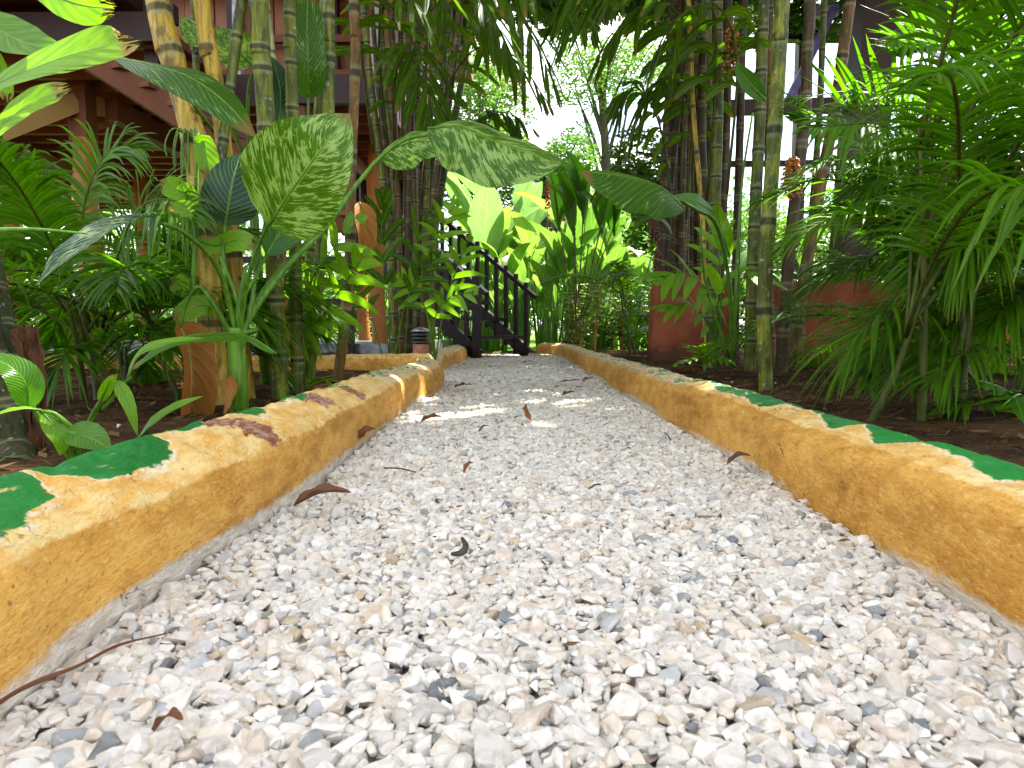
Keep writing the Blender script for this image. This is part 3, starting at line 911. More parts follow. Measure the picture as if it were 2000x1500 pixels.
def arch(p0, az, el, ln, bend, n=16, twist=0.0):
    """frond spine leaving p0 with elevation el and drooping"""
    pts, p = [Vector(p0)], Vector(p0)
    for i in range(1, n):
        s = i / (n - 1)
        e = rad(el - bend * s ** 1.4)
        a = az + twist * s
        p = p + Vector((math.sin(a) * math.cos(e), math.cos(a) * math.cos(e), math.sin(e))) * (ln / (n - 1))
        pts.append(p.copy())
    return pts

def pleaf(parent, name, mat, pix, hw, hint=None, nv=6, fold=0.18, wave=0.05, curl=0.0, asym=1.0, n=22, hint2=None, base=None, rnd=None, prof=None):
    """one large leaf whose midrib runs through (px, py, depth) points; hw = half width in photo pixels at mid depth"""
    P_ = [at(*q) for q in pix]
    P_ = catmull(P_, n)
    d = sum(q[2] for q in pix) / len(pix)
    w_ = hw * d / F
    mb = MB()
    wd = prof_leaf(n, w_) if prof is None else [w_ * np.interp(i / (n - 1), [a for a, b in prof], [b for a, b in prof]) for i in range(n)]
    h = hint if hint is not None else CAMV(P_[n // 2])
    blade(mb, P_, wd, h, nv, fold, 0, R_.random() if rnd is None else rnd, wave, curl, hint2, asym)
    # raised midrib
    tube(mb, [q - h.normalized() * 0.0008 for q in P_], [max(0.0006, 0.0032 * (1 - i / n)) * d / 1.5 for i in range(n)], 5, 1, 0.5)
    return mb.build(name, [mat, M['stalk']], parent)

def pstalk(parent, name, pix, r0, r1, mat=None, n=14, ns=7):
    P_ = catmull([at(*q) for q in pix], n)
    mb = MB()
    tube(mb, P_, [r0 + (r1 - r0) * i / (n - 1) for i in range(n)], ns, 0, R_.random())
    return mb.build(name, mat or M['stalk'], parent)

# ------------------------------------------------------------------ tall cane palms
def trunk_mb(P_, r0, r1, node, ns=10, bulge=0.10, n=None):
    ln = sum((b - a).length for a, b in zip(P_, P_[1:]))
    n = n or max(24, int(ln / node * 6))
    P_ = catmull(P_, n)
    acc, rr = 0, []
    for i, p_ in enumerate(P_):
        if i:
            acc += (p_ - P_[i - 1]).length
        fr = (acc / node) % 1
        d = min(fr, 1 - fr)
        k = 1 + bulge * math.exp(-(d / 0.09) ** 2)
        s = i / (n - 1)
        rr.append((r0 + (r1 - r0) * s) * k)
    mb = MB()
    tube(mb, P_, rr, ns, 0, R_.random(), 1.0 / node)
    return mb, P_

CROWN = {}
def crown_frond(kind, k):
    """shared frond shapes, built once, hanging from the origin towards +Y"""
    key = (kind, k)
    if key not in CROWN:
        rg = random.Random(hash(kind) % 1000 + k) if False else random.Random(len(kind) * 31 + k)
        if kind == 'broad':
            pts = arch((0, 0, 0), 0, 58 - 8 * k, 1.35, 95 + 12 * k, 14)
            mb = frond_mb(pts, 15, 0.40, 0.026, 0.75, (62, 22), 0.24, 0.008, 0.12, 7, 2, rg=rg, jag=True, fold=0.25)
        else:
            pts = arch((0, 0, 0), 0, 66 - 8 * k, 1.25, 85 + 12 * k, 14)
            mb = frond_mb(pts, 30, 0.34, 0.012, 0.6, (62, 24), 0.25, 0.007, 0.3, 5, 1, rg=rg)
        o = mb.build('frond', [M['broad'] if kind == 'broad' else M['areca'], M['areca_stalk']])
        CROWN[key] = o.data
        bpy.data.objects.remove(o)
    return CROWN[key]

def cane(name, label, pix, r, mat, node, depth, top=3.4, nf=4, kind='broad', cat='palm tree', group=None, ztop=None, r1=None, ns=10, crown=True):
    """pix: (px, py) from the top downwards; the stem goes on above the picture to `top` metres"""
    Y = depth if hasattr(depth, '__len__') else (depth, depth)
    m = len(pix)
    pts = [at(px, py, Y[0] + (Y[1] - Y[0]) * i / (m - 1)) for i, (px, py) in enumerate(pix)]
    base = pts[-1].copy()
    base.z = float(gz(base.x, base.y)) - 0.03
    pts[-1] = base
    T = (pts[0] - pts[1]).normalized()
    k = (top - pts[0].z) / max(0.3, T.z)
    if k > 0.1:
        tp = pts[0] + T * k * 0.9 + Vector((R_.uniform(-.08, .08), 0.05, 0))
        pts = [tp] + pts
    pts = pts[::-1]
    th = thing(name, label, cat, base, group)
    mb, PP = trunk_mb(pts, r, r1 or r * 0.8, node, ns)
    mb.build('trunk', mat, th)
    if crown:
        tip = PP[-1]
        # leaf sheath
        sh = MB()
        cs = [tip - UP * 0.04, tip + UP * 0.12, tip + UP * 0.30]
        tube(sh, catmull(cs, 8), [r * 1.05, r * 1.15, r * 1.1, r, r * .9, r * .75, r * .6, r * .5], 8, 0, 0.8, 0.1)
        sh.build('leaf_sheath', M['stalk'], th)
        a0 = R_.random() * 6.28
        for i in range(nf):
            me = crown_frond(kind, i % 3)
            s = R_.uniform(0.85, 1.15)
            ml = Matrix.Translation(tip + UP * 0.26 - base) @ Matrix.Rotation(a0 + i * 2.4 + R_.uniform(-.3, .3), 4, 'Z') @ Matrix.Scale(s, 4)
            co = np.zeros(len(me.vertices) * 3); me.vertices.foreach_get('co', co)
            co = co.reshape(-1, 3)[::5]
            A_ = np.array(Matrix.Translation(base) @ ml)
            if insun(co @ A_[:3, :3].T + A_[:3, 3], 0.03):
                continue
            o = bpy.data.objects.new('frond', me)
            COL.objects.link(o)
            o.parent = th
            o.matrix_local = ml
    return th

# --- left canes
cane('cane_palm', 'thick yellow cane palm leaning in behind the drooping glossy leaf', [(296, -60), (322, 60), (352, 170), (384, 300), (400, 480), (418, 690), (432, 795)], 0.040, M['cane_yellow'], 0.29, (2.2, 2.15), top=4.5, r1=0.036)
cane('cane_palm', 'second yellow cane palm, blotched with brown, right beside the thickest one', [(386, -60), (404, 60), (424, 180), (438, 290), (452, 450), (470, 640), (486, 800)], 0.027, M['cane_yellow'], 0.26, (2.2, 2.3), top=4.5, r1=0.026)
cane('cane_palm', 'thick green cane palm mottled with yellow lichen, rising past the big variegated leaf', [(503, -60), (508, 60), (516, 180), (524, 300), (533, 450), (540, 620), (548, 775)], 0.031, M['cane_green'], 0.19, (2.25, 2.35), top=4.5, r1=0.030)
cane('cane_palm', 'dark olive cane palm with close rings between two green ones', [(566, -60), (567, 60), (570, 180), (572, 300), (576, 450), (578, 620), (584, 770)], 0.025, M['cane_mid'], 0.15, (2.4, 2.5), top=4.5)
cane('cane_palm', 'smooth yellow green cane palm left of the brown forked one', [(643, -60), (643, 60), (642, 180), (640, 320), (630, 450), (614, 620), (600, 760)], 0.026, M['cane_green'], 0.26, (2.6, 2.7), top=4.5)
cane('cane_palm', 'slim brown cane palm whose hanging dead leaf is orange', [(690, -60), (694, 60), (692, 180), (686, 320), (684, 460), (676, 600), (658, 745)], 0.024, M['cane_brown'], 0.33, (2.8, 2.95), top=4.5)
cane('cane_palm', 'thin green cane palm squeezed behind the thick yellow one', [(378, -60), (382, 100), (388, 250), (392, 400), (402, 560), (428, 790)], 0.013, M['cane_mid'], 0.14, (2.5, 2.4), top=4.5, nf=3)
cane('cane_palm', 'pale cream cane palm lit between the olive canes', [(560, 340), (572, 420), (574, 520), (575, 620), (590, 750)], 0.022, M['cane_pale'], 0.17, (3.0, 3.0), top=4.5, nf=3)
cane('cane_palm', 'short green cane palm with pale rings beside the orange dead leaf', [(612, 380), (606, 460), (604, 560), (600, 660), (606, 750)], 0.022, M['cane_green'], 0.17, (2.9, 2.95), top=4.5, nf=3)
cane('cane_palm', 'mossy cane palm at the foot of the variegated plant', [(415, 440), (404, 540), (410, 620), (424, 700), (440, 800)], 0.020, M['cane_mid'], 0.17, (2.2, 2.15), top=4.5, nf=3)
ORD = ['first', 'second', 'third', 'fourth', 'fifth', 'sixth', 'seventh', 'eighth', 'ninth', 'tenth', 'eleventh', 'twelfth', 'thirteenth', 'fourteenth', 'fifteenth', 'sixteenth', 'seventeenth', 'eighteenth']
# --- the dense clump left of the stair
tops = [(704, 770), (722, 776), (741, 781), (752, 786), (765, 779), (781, 797), (800, 800), (820, 806), (838, 812), (860, 816), (884, 820), (906, 826), (930, 833), (884, 842), (812, 792), (795, 815), (735, 764), (850, 826)]
SIDE = ['far left stem', 'olive stem', 'dark stem', 'brown stem']
for i, (xt, xb) in enumerate(tops):
    mt = ['cane_mid', 'cane_dark', 'cane_green', 'cane_brown', 'cane_dark'][i % 5]
    d = 4.7 + (i * 37 % 11) * 0.1
    xm = xb + (xt - xb) * 0.28
    cane('clump_palm', 'slender %s palm stem, %s from the left at the foot of the crowded clump' % ({'cane_mid': 'olive', 'cane_dark': 'dark', 'cane_green': 'yellow green', 'cane_brown': 'brown'}[mt], ORD[sorted(q_[1] for q_ in tops).index(xb)]),
         [(xt, -50), (xb + (xt - xb) * 0.72, 150), (xm, 380), (xb + (xt - xb) * .08, 540), (xb, 700)], R_.uniform(0.019, 0.030), M[mt], R_.uniform(0.13, 0.22), (d, d), top=R_.uniform(2.9, 3.8), nf=4,
         group='palm stems crowded in the clump beside the clay lamp', ns=8)
# --- right canes
cane('cane_palm', 'grey green cane palm standing alone at the right kerb, blotched with pale lichen', [(1532, -60), (1524, 60), (1518, 180), (1508, 330), (1498, 480), (1492, 620), (1497, 760)], 0.028, M['cane_green'], 0.34, (2.6, 2.6), top=4.5, r1=0.028)
rc = [((1402, 1402, 1396, 1390), 'cane_mid', 0.034, 3.9, 0.16, 'bright ringed green cane palm left of the lichen blotched one, carrying an orange fruit bunch'),
      ((1376, 1370, 1378, 1388), 'cane_dark', 0.026, 4.1, 0.2, 'black cane palm just left of the ringed green one'),
      ((1424, 1420, 1412, 1404), 'cane_dark', 0.026, 4.2, 0.18, 'dark cane palm just right of the ringed green one'),
      ((1492, 1484, 1474, 1466), 'cane_mid', 0.034, 3.6, 0.2, 'stout olive cane palm immediately left of the lichen blotched one'),
      ((1582, 1572, 1548, 1526), 'cane_dark', 0.032, 3.5, 0.24, 'dark cane palm immediately right of the lichen blotched one'),
      ((1668, 1628, 1590, 1545), 'cane_brown', 0.036, 3.9, 0.3, 'leaning brown cane palm crossing in front of the pavilion post'),
      ((1348, 1322, 1304, 1296), 'cane_dark', 0.03, 5.35, 0.2, 'black cane palm behind the red fruit bunches'),
      ((1330, 1300, 1288, 1290), 'cane_brown', 0.022, 5.6, 0.2, 'outermost brown cane palm next to the sunlit opening on the right side'),
      ((1358, 1348, 1338, 1330), 'cane_brown', 0.022, 5.3, 0.22, 'reddish brown cane palm between two black ones'),
      ((1342, 1355, 1372, 1384), 'cane_yellow', 0.016, 4.0, 0.26, 'thin yellow cane palm among the black ones'),
      ((1452, 1446, 1440, 1436), 'cane_dark', 0.028, 4.3, 0.22, 'black cane palm in front of the wide gap of sky'),
      ((1612, 1600, 1585, 1560), 'cane_mid', 0.022, 4.3, 0.22, 'slim olive cane palm between the leaning brown one and the dark one'),
      ((1384, 1386, 1384, 1382), 'cane_mid', 0.020, 4.5, 0.15, 'thin green cane palm hugging the ringed one from behind'),
      ((1505, 1500, 1500, 1512), 'cane_brown', 0.022, 4.2, 0.22, 'brown cane palm half hidden by the lichen blotched one')]
rc += [((1310 + 9 * q, 1302 + 9 * q, 1296 + 9 * q, 1292 + 10 * q), ('cane_dark', 'cane_dark', 'cane_brown')[q % 3], .024 + .004 * (q % 2), 5.25 + .15 * (q % 4), .2, 'dark cane palm in the shaded back row right of the opening, %s from the left' % ORD[q]) for q in range(9)]
for (a, b, c_, d_), mt, r, dp, nd, lb in rc:
    cane('cane_palm', lb, [(a, -60), ((a + b) / 2, 90), (b, 230), (c_, 430), ((c_ + d_) / 2 - 2, 580), (d_, 708)], r, M[mt], nd, (dp, dp), top=4.5 if a > 1400 else R_.uniform(3.2, 3.6), nf=5)

# far-left old trunk
th = thing('old_palm_stump', 'dark mottled palm trunk with a dry brown sheath at the left edge, behind the kerb', 'palm trunk', gnd(25, 930, 0.05))
mb, PP = trunk_mb([Vector(gnd(30, 930, 0.03)), at(26, 880, 1.19), at(8, 800, 1.2), at(-40, 640, 1.22), at(-90, 350, 1.26), at(-150, -100, 1.35), at(-170, -300, 1.4)], 0.036, 0.032, 0.09, bulge=.03)
mb.build('trunk', M['old_bark'], th)
mb, PP = trunk_mb([Vector(gnd(78, 920, 0.02)), at(55, 880, 1.2), at(40, 800, 1.24), at(10, 640, 1.3), at(-60, 300, 1.4), at(-110, -100, 1.5)], 0.020, 0.018, 0.08, bulge=.03)
mb.build('trunk', M['old_bark'], th)
mb = MB()
for k in range(5):
    blade(mb, catmull([at(30 + k * 8, 640, 1.25), at(55 + k * 6, 720, 1.22), at(62 + k * 5, 830, 1.2), at(70 + k * 3, 905, 1.2)], 14), [0.006 + 0.007 * math.sin(i * 1.3 + k) ** 2 for i in range(14)], Vector((0.2 * k - 0.4, -1, 0.2)), 3, 0.5, 0, R_.random() * .3, 0.4)
mb.build('dry_sheath', M['dry_sheath'], th)

# ------------------------------------------------------------------ hanging fronds of the arch over the path
def hang(parent_base, lab, specs, mat='broad', nm='overhanging_palm'):
    th = thing(nm, lab, 'palm crown', parent_base)
    for pix, kw in specs:
        pts = catmull([at(*q) for q in pix], 16)
        frond_mb(pts, **kw).build('frond', [M[mat], M['areca_stalk']], th)
    return th
KB = dict(nl=15, ll=0.42, lw=0.027, droop=0.8, ang=(66, 24), start=0.2, rr=0.008, lift=0.05, seg=7, nv=2, jag=True, fold=0.25)
KB2 = dict(KB, ll=0.34, lw=0.024, nl=13)
hang((-0.75, 4.9, 0.05), 'left side of the leafy arch, long dark leaflets hanging over the path and stair', [
    ([(780, 330, 4.6), (800, 120, 4.4), (880, -20, 4.1), (1010, 20, 3.8), (1080, 160, 3.7)], KB),
    ([(760, 300, 4.4), (740, 60, 4.0), (800, -60, 3.6), (930, -10, 3.3), (1000, 110, 3.2)], KB),
    ([(820, 330, 4.9), (880, 160, 4.7), (940, 90, 4.4), (1010, 120, 4.2), (1070, 200, 4.1)], KB2),
    ([(730, 300, 3.9), (700, 60, 3.6), (690, -60, 3.3), (760, -60, 3.1), (850, 60, 3.0)], KB2),
    ([(840, 340, 5.0), (880, 60, 4.8), (960, -70, 4.6), (1080, -60, 4.3), (1160, 60, 4.1)], KB),
    ([(850, 350, 5.1), (930, 240, 5.0), (985, 220, 4.9), (1040, 250, 4.8)], KB2),
    ([(770, 350, 4.7), (770, 170, 4.4), (800, 80, 4.0), (830, 150, 3.8), (850, 260, 3.7)], KB2),
    ([(800, -160, 3.6), (900, -110, 3.2), (1010, -60, 3.0), (1110, 30, 2.9)], KB),
])
hang((1.25, 4.1, 0.05), 'right side of the leafy arch, yellow green and dark leaflets hanging beside the sky gap', [
    ([(1330, 420, 4.2), (1330, 120, 4.1), (1270, -40, 3.9), (1170, -30, 3.7), (1100, 80, 3.6)], KB),
    ([(1350, 400, 4.3), (1360, 160, 4.2), (1320, 20, 4.1), (1240, 20, 4.0), (1170, 110, 3.9)], KB),
    ([(1380, 400, 4.0), (1400, 100, 3.8), (1370, -60, 3.6), (1280, -90, 3.4), (1180, -20, 3.3)], KB),
    ([(1320, 450, 4.5), (1290, 250, 4.5), (1240, 170, 4.5), (1200, 230, 4.5)], KB2),
    ([(1340, 430, 4.4), (1350, 230, 4.3), (1310, 150, 4.2), (1260, 190, 4.2), (1230, 290, 4.2)], KB2),
    ([(1400, -100, 3.2), (1300, -120, 3.0), (1200, -90, 2.9), (1110, -20, 2.9)], KB),
    ([(1290, 520, 4.6), (1270, 380, 4.7), (1225, 330, 4.8), (1180, 350, 4.8)], KB2),
    ([(1420, 380, 3.8), (1440, 120, 3.7), (1400, 10, 3.6), (1330, 30, 3.5), (1270, 130, 3.5)], KB2),
])
# palm seedlings with broad leaflets
KS = dict(nl=6, ll=0.22, lw=0.019, droop=0.35, ang=(60, 18), start=0.35, rr=0.004, lift=0.05, seg=8, nv=2, fold=0.2)
def seedling(lab, base, fr, mat='broad_bright', kw=KS, nm='palm_seedling', cat='seedling'):
    th = thing(nm, lab, cat, base)
    for pix, ex in fr:
        pts = catmull([at(*q) for q in pix], 14)
        frond_mb(pts, **dict(kw, **ex)).build('frond', [M[mat], M['stalk']], th)
    return th
seedling('bright palm seedling fanning broad leaflets in front of the brown cane', gnd(625, 760, 0.05), [
    ([(600, 780, 2.7), (610, 660, 2.6), (640, 600, 2.5), (680, 545, 2.4), (712, 500, 2.35)], {'up': Vector((0.3, -1, 0.3))}),
    ([(600, 780, 2.7), (570, 680, 2.6), (600, 640, 2.5), (640, 620, 2.45)], {'ll': 0.16, 'up': Vector((0.1, -1, 0.2))}),
    ([(600, 780, 2.7), (590, 600, 2.6), (640, 500, 2.5), (700, 430, 2.5)], {'ll': 0.2, 'up': Vector((0.2, -1, 0.3))}),
    ([(600, 780, 2.6), (560, 700, 2.5), (530, 670, 2.45), (480, 670, 2.4)], {'ll': 0.1, 'up': Vector((0.0, -.6, 0.8))})])
seedling('bright palm seedling hiding the near newel of the dark stair', gnd(880, 700, 0.05), [
    ([(850, 705, 4.4), (868, 600, 4.3), (890, 530, 4.2), (915, 470, 4.1)], {'ll': 0.24, 'up': Vector((0.3, -1, 0.2))}),
    ([(850, 705, 4.4), (850, 620, 4.3), (880, 580, 4.2), (925, 570, 4.1)], {'ll': 0.2, 'up': Vector((0.1, -1, 0.3))}),
    ([(850, 705, 4.4), (830, 600, 4.3), (800, 560, 4.2), (780, 540, 4.1)], {'ll': 0.2, 'up': Vector((0.1, -1, 0.3))}),
    ([(850, 705, 4.5), (840, 560, 4.4), (860, 450, 4.3), (890, 400, 4.2)], {'ll': 0.26, 'up': Vector((0.2, -1, 0.2))})], 'broad_bright')
seedling('low dark palm seedling with long broad leaflets in the middle of the crowded clump', gnd(760, 700, 0.05), [
    ([(760, 705, 4.3), (750, 560, 4.2), (745, 460, 4.1), (748, 380, 4.0)], {'ll': 0.32, 'lw': .026, 'up': Vector((0.0, -1, 0.1)), 'ang': (35, 15)}),
    ([(770, 705, 4.3), (790, 600, 4.2), (820, 540, 4.1), (850, 500, 4.0)], {'ll': 0.24, 'up': Vector((0.3, -1, 0.2))}),
    ([(750, 705, 4.3), (720, 600, 4.2), (700, 560, 4.1), (680, 540, 4.0)], {'ll': 0.24, 'up': Vector((0.3, -1, 0.2))}),
    ([(790, 705, 4.6), (800, 560, 4.5), (810, 480, 4.4), (840, 420, 4.3)], {'ll': 0.3, 'up': Vector((0.1, -1, 0.2))})], 'broad')
seedling('broad sunlit palm seedling before the red wall, left of the lichen blotched cane', gnd(1400, 725, 0.05), [
    ([(1400, 725, 3.5), (1395, 620, 3.4), (1375, 560, 3.3), (1330, 530, 3.2), (1290, 540, 3.1)], {'ll': 0.30, 'lw': .026, 'up': Vector((0.1, -.6, 0.8))}),
    ([(1400, 725, 3.5), (1400, 620, 3.4), (1410, 570, 3.3), (1450, 530, 3.2), (1490, 540, 3.1)], {'ll': 0.28, 'lw': .03, 'up': Vector((0.1, -.7, 0.8))}),
    ([(1400, 725, 3.5), (1385, 640, 3.4), (1350, 595, 3.3), (1300, 600, 3.2)], {'ll': 0.24, 'up': Vector((0.1, -.6, 0.8))}),
    ([(1400, 725, 3.5), (1408, 600, 3.5), (1405, 500, 3.5), (1400, 430, 3.5)], {'ll': 0.26, 'up': Vector((0.1, -1, 0.1))})])
seedling('small lime green seedling at the foot of the red wall', gnd(1375, 728, 0.05), [
    ([(1375, 728, 3.2), (1372, 700, 3.2), (1360, 680, 3.15), (1335, 672, 3.1)], {'ll': 0.09, 'lw': .012}),
    ([(1375, 728, 3.2), (1380, 690, 3.2), (1395, 672, 3.15), (1425, 676, 3.1)], {'ll': 0.10, 'lw': .014}),
    ([(1375, 728, 3.2), (1376, 700, 3.2), (1350, 700, 3.1), (1320, 712, 3.0)], {'ll': 0.08, 'lw': .012}),
    ([(1375, 728, 3.2), (1382, 705, 3.2), (1400, 695, 3.1), (1430, 705, 3.0)], {'ll': 0.09, 'lw': .012})])
seedling('low seedling with three wide glossy leaflets in the right corner behind the kerb', gnd(1960, 880, 0.05), [
    ([(2010, 850, 1.75), (1985, 780, 1.72), (1950, 755, 1.68), (1900, 740, 1.62)], {'ll': 0.12, 'lw': .020, 'nl': 5, 'ang': (50, 20)}),
    ([(2010, 850, 1.75), (2000, 790, 1.7), (1990, 770, 1.6), (1960, 790, 1.55)], {'ll': 0.12, 'lw': .018, 'nl': 4})], 'green')
seedling('tiny seedling in the shade under the left canes', gnd(600, 790, 0.05), [
    ([(590, 785, 2.6), (600, 755, 2.6), (620, 740, 2.55), (650, 742, 2.5)], {'ll': 0.1, 'lw': .010}),
    ([(590, 785, 2.6), (580, 760, 2.6), (560, 755, 2.55), (520, 770, 2.5)], {'ll': 0.1, 'lw': .010})])

# ------------------------------------------------------------------ feathery areca palms
def areca(lab, base, specs, rnd_n, rs, azr, elr, lnr, nst=5, depthy=0.15, mat='areca', bendr=(55, 100), zr=(0.1, 0.7)):
    rg = random.Random(rs)
    th = thing('areca_palm', lab, 'palm', base)
    base = Vector(base)
    tips = []
    for k in range(nst):
        b = base + Vector((rg.uniform(-.16, .16), rg.uniform(-.16, .16), -0.03))
        t_ = b + Vector((rg.uniform(-.12, .12), rg.uniform(-.10, .10), rg.uniform(zr[0] + .1, zr[1] + .1)))
        mb, PP = trunk_mb([b, b.lerp(t_, .5) + Vector((0.01, 0, 0)), t_], 0.012, 0.004, 0.08, 8)
        mb.build('cane', M['areca_stalk'], th)
        tips.append((b, t_))
    for pix, kw in specs:
        pts = catmull([at(*q) for q in pix], 18)
        frond_mb(pts, **dict(KA, **kw), rg=rg).build('frond', [M[mat], M['areca_stalk']], th)
    for k in range(rnd_n):
        az = rad(rg.uniform(*azr))
        q_ = rg.choice(tips)
        p0 = q_[0].lerp(q_[1], rg.uniform(.6, 1.0))
        pts = arch(p0, az, rg.uniform(*elr), rg.uniform(*lnr), rg.uniform(*bendr), 18, rg.uniform(-.3, .3))
        frond_mb(pts, **KA, rg=rg).build('frond', [M[mat], M['areca_stalk']], th)
    return th
KA = dict(nl=42, ll=0.28, lw=0.0062, droop=0.6, ang=(62, 22), start=0.26, rr=0.0055, lift=0.32, seg=6, nv=1, fold=0.35)
FA = Vector((0, -1, 0.6))
areca('big feathery palm behind the right kerb, its top fronds glowing in the sun', gnd(1850, 860, 0.05) + Vector((0.1, 0.45, 0)), [
    ([(1890, 560, 2.5), (1870, 440, 2.4), (1800, 300, 2.2), (1720, 245, 2.0), (1590, 250, 1.9)], {'up': FA, 'll': 0.34}),
    ([(1900, 560, 2.6), (1860, 400, 2.5), (1780, 240, 2.5), (1690, 180, 2.5), (1570, 190, 2.5)], {'up': Vector((0.2, -0.7, 1)), 'll': 0.36}),
    ([(1950, 600, 2.3), (1960, 400, 2.2), (1940, 220, 2.1), (1860, 110, 2.0), (1740, 80, 1.9)], {'up': Vector((0.2, -0.7, 1))}),
    ([(2000, 600, 2.3), (2010, 300, 2.2), (1980, 130, 2.1), (1900, 20, 2.0), (1780, -30, 1.95)], {'up': Vector((0.2, -0.7, 1))}),
    ([(1900, 640, 2.4), (1840, 520, 2.2), (1760, 440, 2.0), (1650, 420, 1.9), (1540, 470, 1.85)], {'up': UP}),
    ([(1900, 700, 2.0), (1830, 620, 1.9), (1760, 600, 1.8), (1690, 640, 1.75), (1650, 720, 1.75)], {'up': UP, 'll': 0.26, 'nl': 26}),
    ([(2050, 620, 1.9), (1990, 500, 1.8), (1920, 490, 1.75), (1850, 540, 1.7)], {'up': UP, 'll': 0.3}),
    ([(2060, 500, 2.0), (2000, 350, 1.9), (1950, 330, 1.8), (1880, 370, 1.75)], {'up': UP}),
    ([(2060, 760, 1.9), (1980, 690, 1.8), (1900, 680, 1.7), (1830, 740, 1.65)], {'up': UP, 'll': 0.24, 'nl': 26}),
    ([(2060, 860, 1.8), (1980, 800, 1.75), (1910, 780, 1.7), (1850, 800, 1.65)], {'up': UP, 'll': 0.15, 'nl': 20}),
    ([(1880, 600, 2.6), (1800, 480, 2.5), (1700, 380, 2.4), (1600, 350, 2.3), (1490, 390, 2.3)], {'up': UP, 'nl': 34}),
    ([(1960, 420, 2.4), (1910, 290, 2.4), (1830, 225, 2.4), (1730, 205, 2.4), (1620, 215, 2.42), (1560, 240, 2.45)], {'up': UP, 'll': .30, 'lw': .009, 'lift': 1.3, 'droop': .22, 'start': .3, 'nl': 30}),
    ([(2060, 330, 2.3), (2010, 190, 2.3), (1940, 120, 2.3), (1840, 95, 2.3), (1760, 110, 2.32)], {'up': UP, 'll': .34, 'lw': .009, 'lift': 1.1, 'droop': .22, 'start': .25, 'nl': 30}),
    ([(2100, 200, 2.25), (2060, 60, 2.25), (1990, 0, 2.25), (1890, -30, 2.25), (1800, -20, 2.25)], {'up': UP, 'll': .34, 'lw': .009, 'lift': .8, 'droop': .3, 'start': .25, 'nl': 30}),
    ([(1900, 560, 2.7), (1880, 330, 2.7), (1820, 150, 2.7), (1760, 50, 2.7), (1680, 10, 2.7)], {'up': FA}),
    ([(1960, 700, 2.2), (1900, 620, 2.1), (1840, 590, 2.0), (1760, 610, 1.95), (1700, 700, 1.9)], {'up': UP, 'll': .26}),
    ([(1960, 560, 2.4), (1900, 380, 2.3), (1830, 290, 2.2), (1760, 300, 2.1), (1690, 380, 2.05)], {'up': UP}),
    ([(2060, 300, 2.0), (2010, 200, 1.9), (1950, 170, 1.85), (1880, 200, 1.8)], {'up': UP}),
    ([(1920, 640, 2.6), (1850, 500, 2.6), (1760, 500, 2.5), (1660, 520, 2.4), (1560, 580, 2.4)], {'up': UP, 'll': .28}),
    ([(1880, 620, 2.9), (1780, 420, 2.9), (1700, 300, 2.9), (1620, 240, 2.9)], {'up': FA}),
    ([(2120, 620, 1.9), (2030, 430, 1.8), (1960, 400, 1.75), (1890, 450, 1.7), (1850, 520, 1.68)], {'up': UP, 'll': .3}),
    ([(2120, 760, 1.95), (2020, 620, 1.9), (1920, 600, 1.85), (1830, 650, 1.8), (1790, 720, 1.78)], {'up': UP, 'll': .25}),
    ([(1950, 500, 2.5), (1870, 350, 2.4), (1790, 330, 2.35), (1700, 350, 2.3), (1620, 420, 2.3)], {'up': UP, 'll': .28}),
    ([(1920, 760, 2.1), (1850, 690, 2.05), (1770, 680, 2.0), (1700, 720, 1.98)], {'up': UP, 'll': .2}),
    ([(2100, 700, 1.9), (2040, 560, 1.8), (1980, 580, 1.75), (1930, 640, 1.7)], {'up': UP, 'll': .28}),
], 26, 5, (10, 220), (30, 80), (0.8, 1.3), nst=6)
areca('second feathery palm, deeper in the shade at the right edge', Vector((2.0, 2.9, 0.05)), [], 34, 8, (0, 360), (20, 70), (0.8, 1.2), nst=5)
areca('third feathery palm, tall and dark, under the pavilion rail', Vector((2.5, 4.1, 0.05)), [], 22, 18, (0, 360), (45, 85), (0.9, 1.4), nst=5, zr=(.3,.8))
areca('feathery palm filling the left side under the raised house', gnd(180, 800, 0.05) + Vector((0, .25, 0)), [
    ([(180, 640, 2.3), (120, 480, 2.2), (60, 380, 2.1), (-40, 330, 2.0)], {'up': FA}),
    ([(190, 640, 2.3), (160, 480, 2.3), (170, 380, 2.3), (210, 300, 2.3), (270, 290, 2.3)], {'up': FA}),
    ([(200, 640, 2.3), (230, 500, 2.2), (270, 410, 2.1), (330, 390, 2.0), (380, 430, 1.95)], {'up': FA, 'll': .26}),
    ([(200, 660, 2.3), (240, 580, 2.2), (290, 540, 2.1), (350, 560, 2.0)], {'up': UP, 'll': .24}),
    ([(190, 700, 2.2), (230, 660, 2.1), (290, 640, 2.0), (330, 680, 1.95)], {'up': UP, 'll': .2, 'nl': 28}),
    ([(180, 720, 2.1), (150, 680, 2.0), (130, 690, 1.9), (100, 740, 1.85)], {'up': UP, 'll': .2, 'nl': 28}),
    ([(150, 640, 2.3), (80, 540, 2.2), (0, 500, 2.1), (-60, 540, 2.0)], {'up': UP}),
    ([(170, 620, 2.5), (90, 430, 2.4), (30, 330, 2.3), (0, 270, 2.2)], {'up': FA, 'll': .34}),
], 16, 21, (0, 360), (25, 75), (0.55, 0.85), nst=6, zr=(.05,.3))
areca('second feathery palm on the left, farther back beside the log post', Vector((-2.9, 3.7, 0.05)), [], 24, 31, (0, 360), (20, 80), (0.7, 1.0), nst=5, zr=(.05,.4))
areca('small feathery palm left, between the log posts and the yellow canes', Vector((-1.75, 3.3, 0.05)), [], 16, 35, (0, 360), (20, 75), (0.5, 0.8), nst=3, zr=(.05,.35))
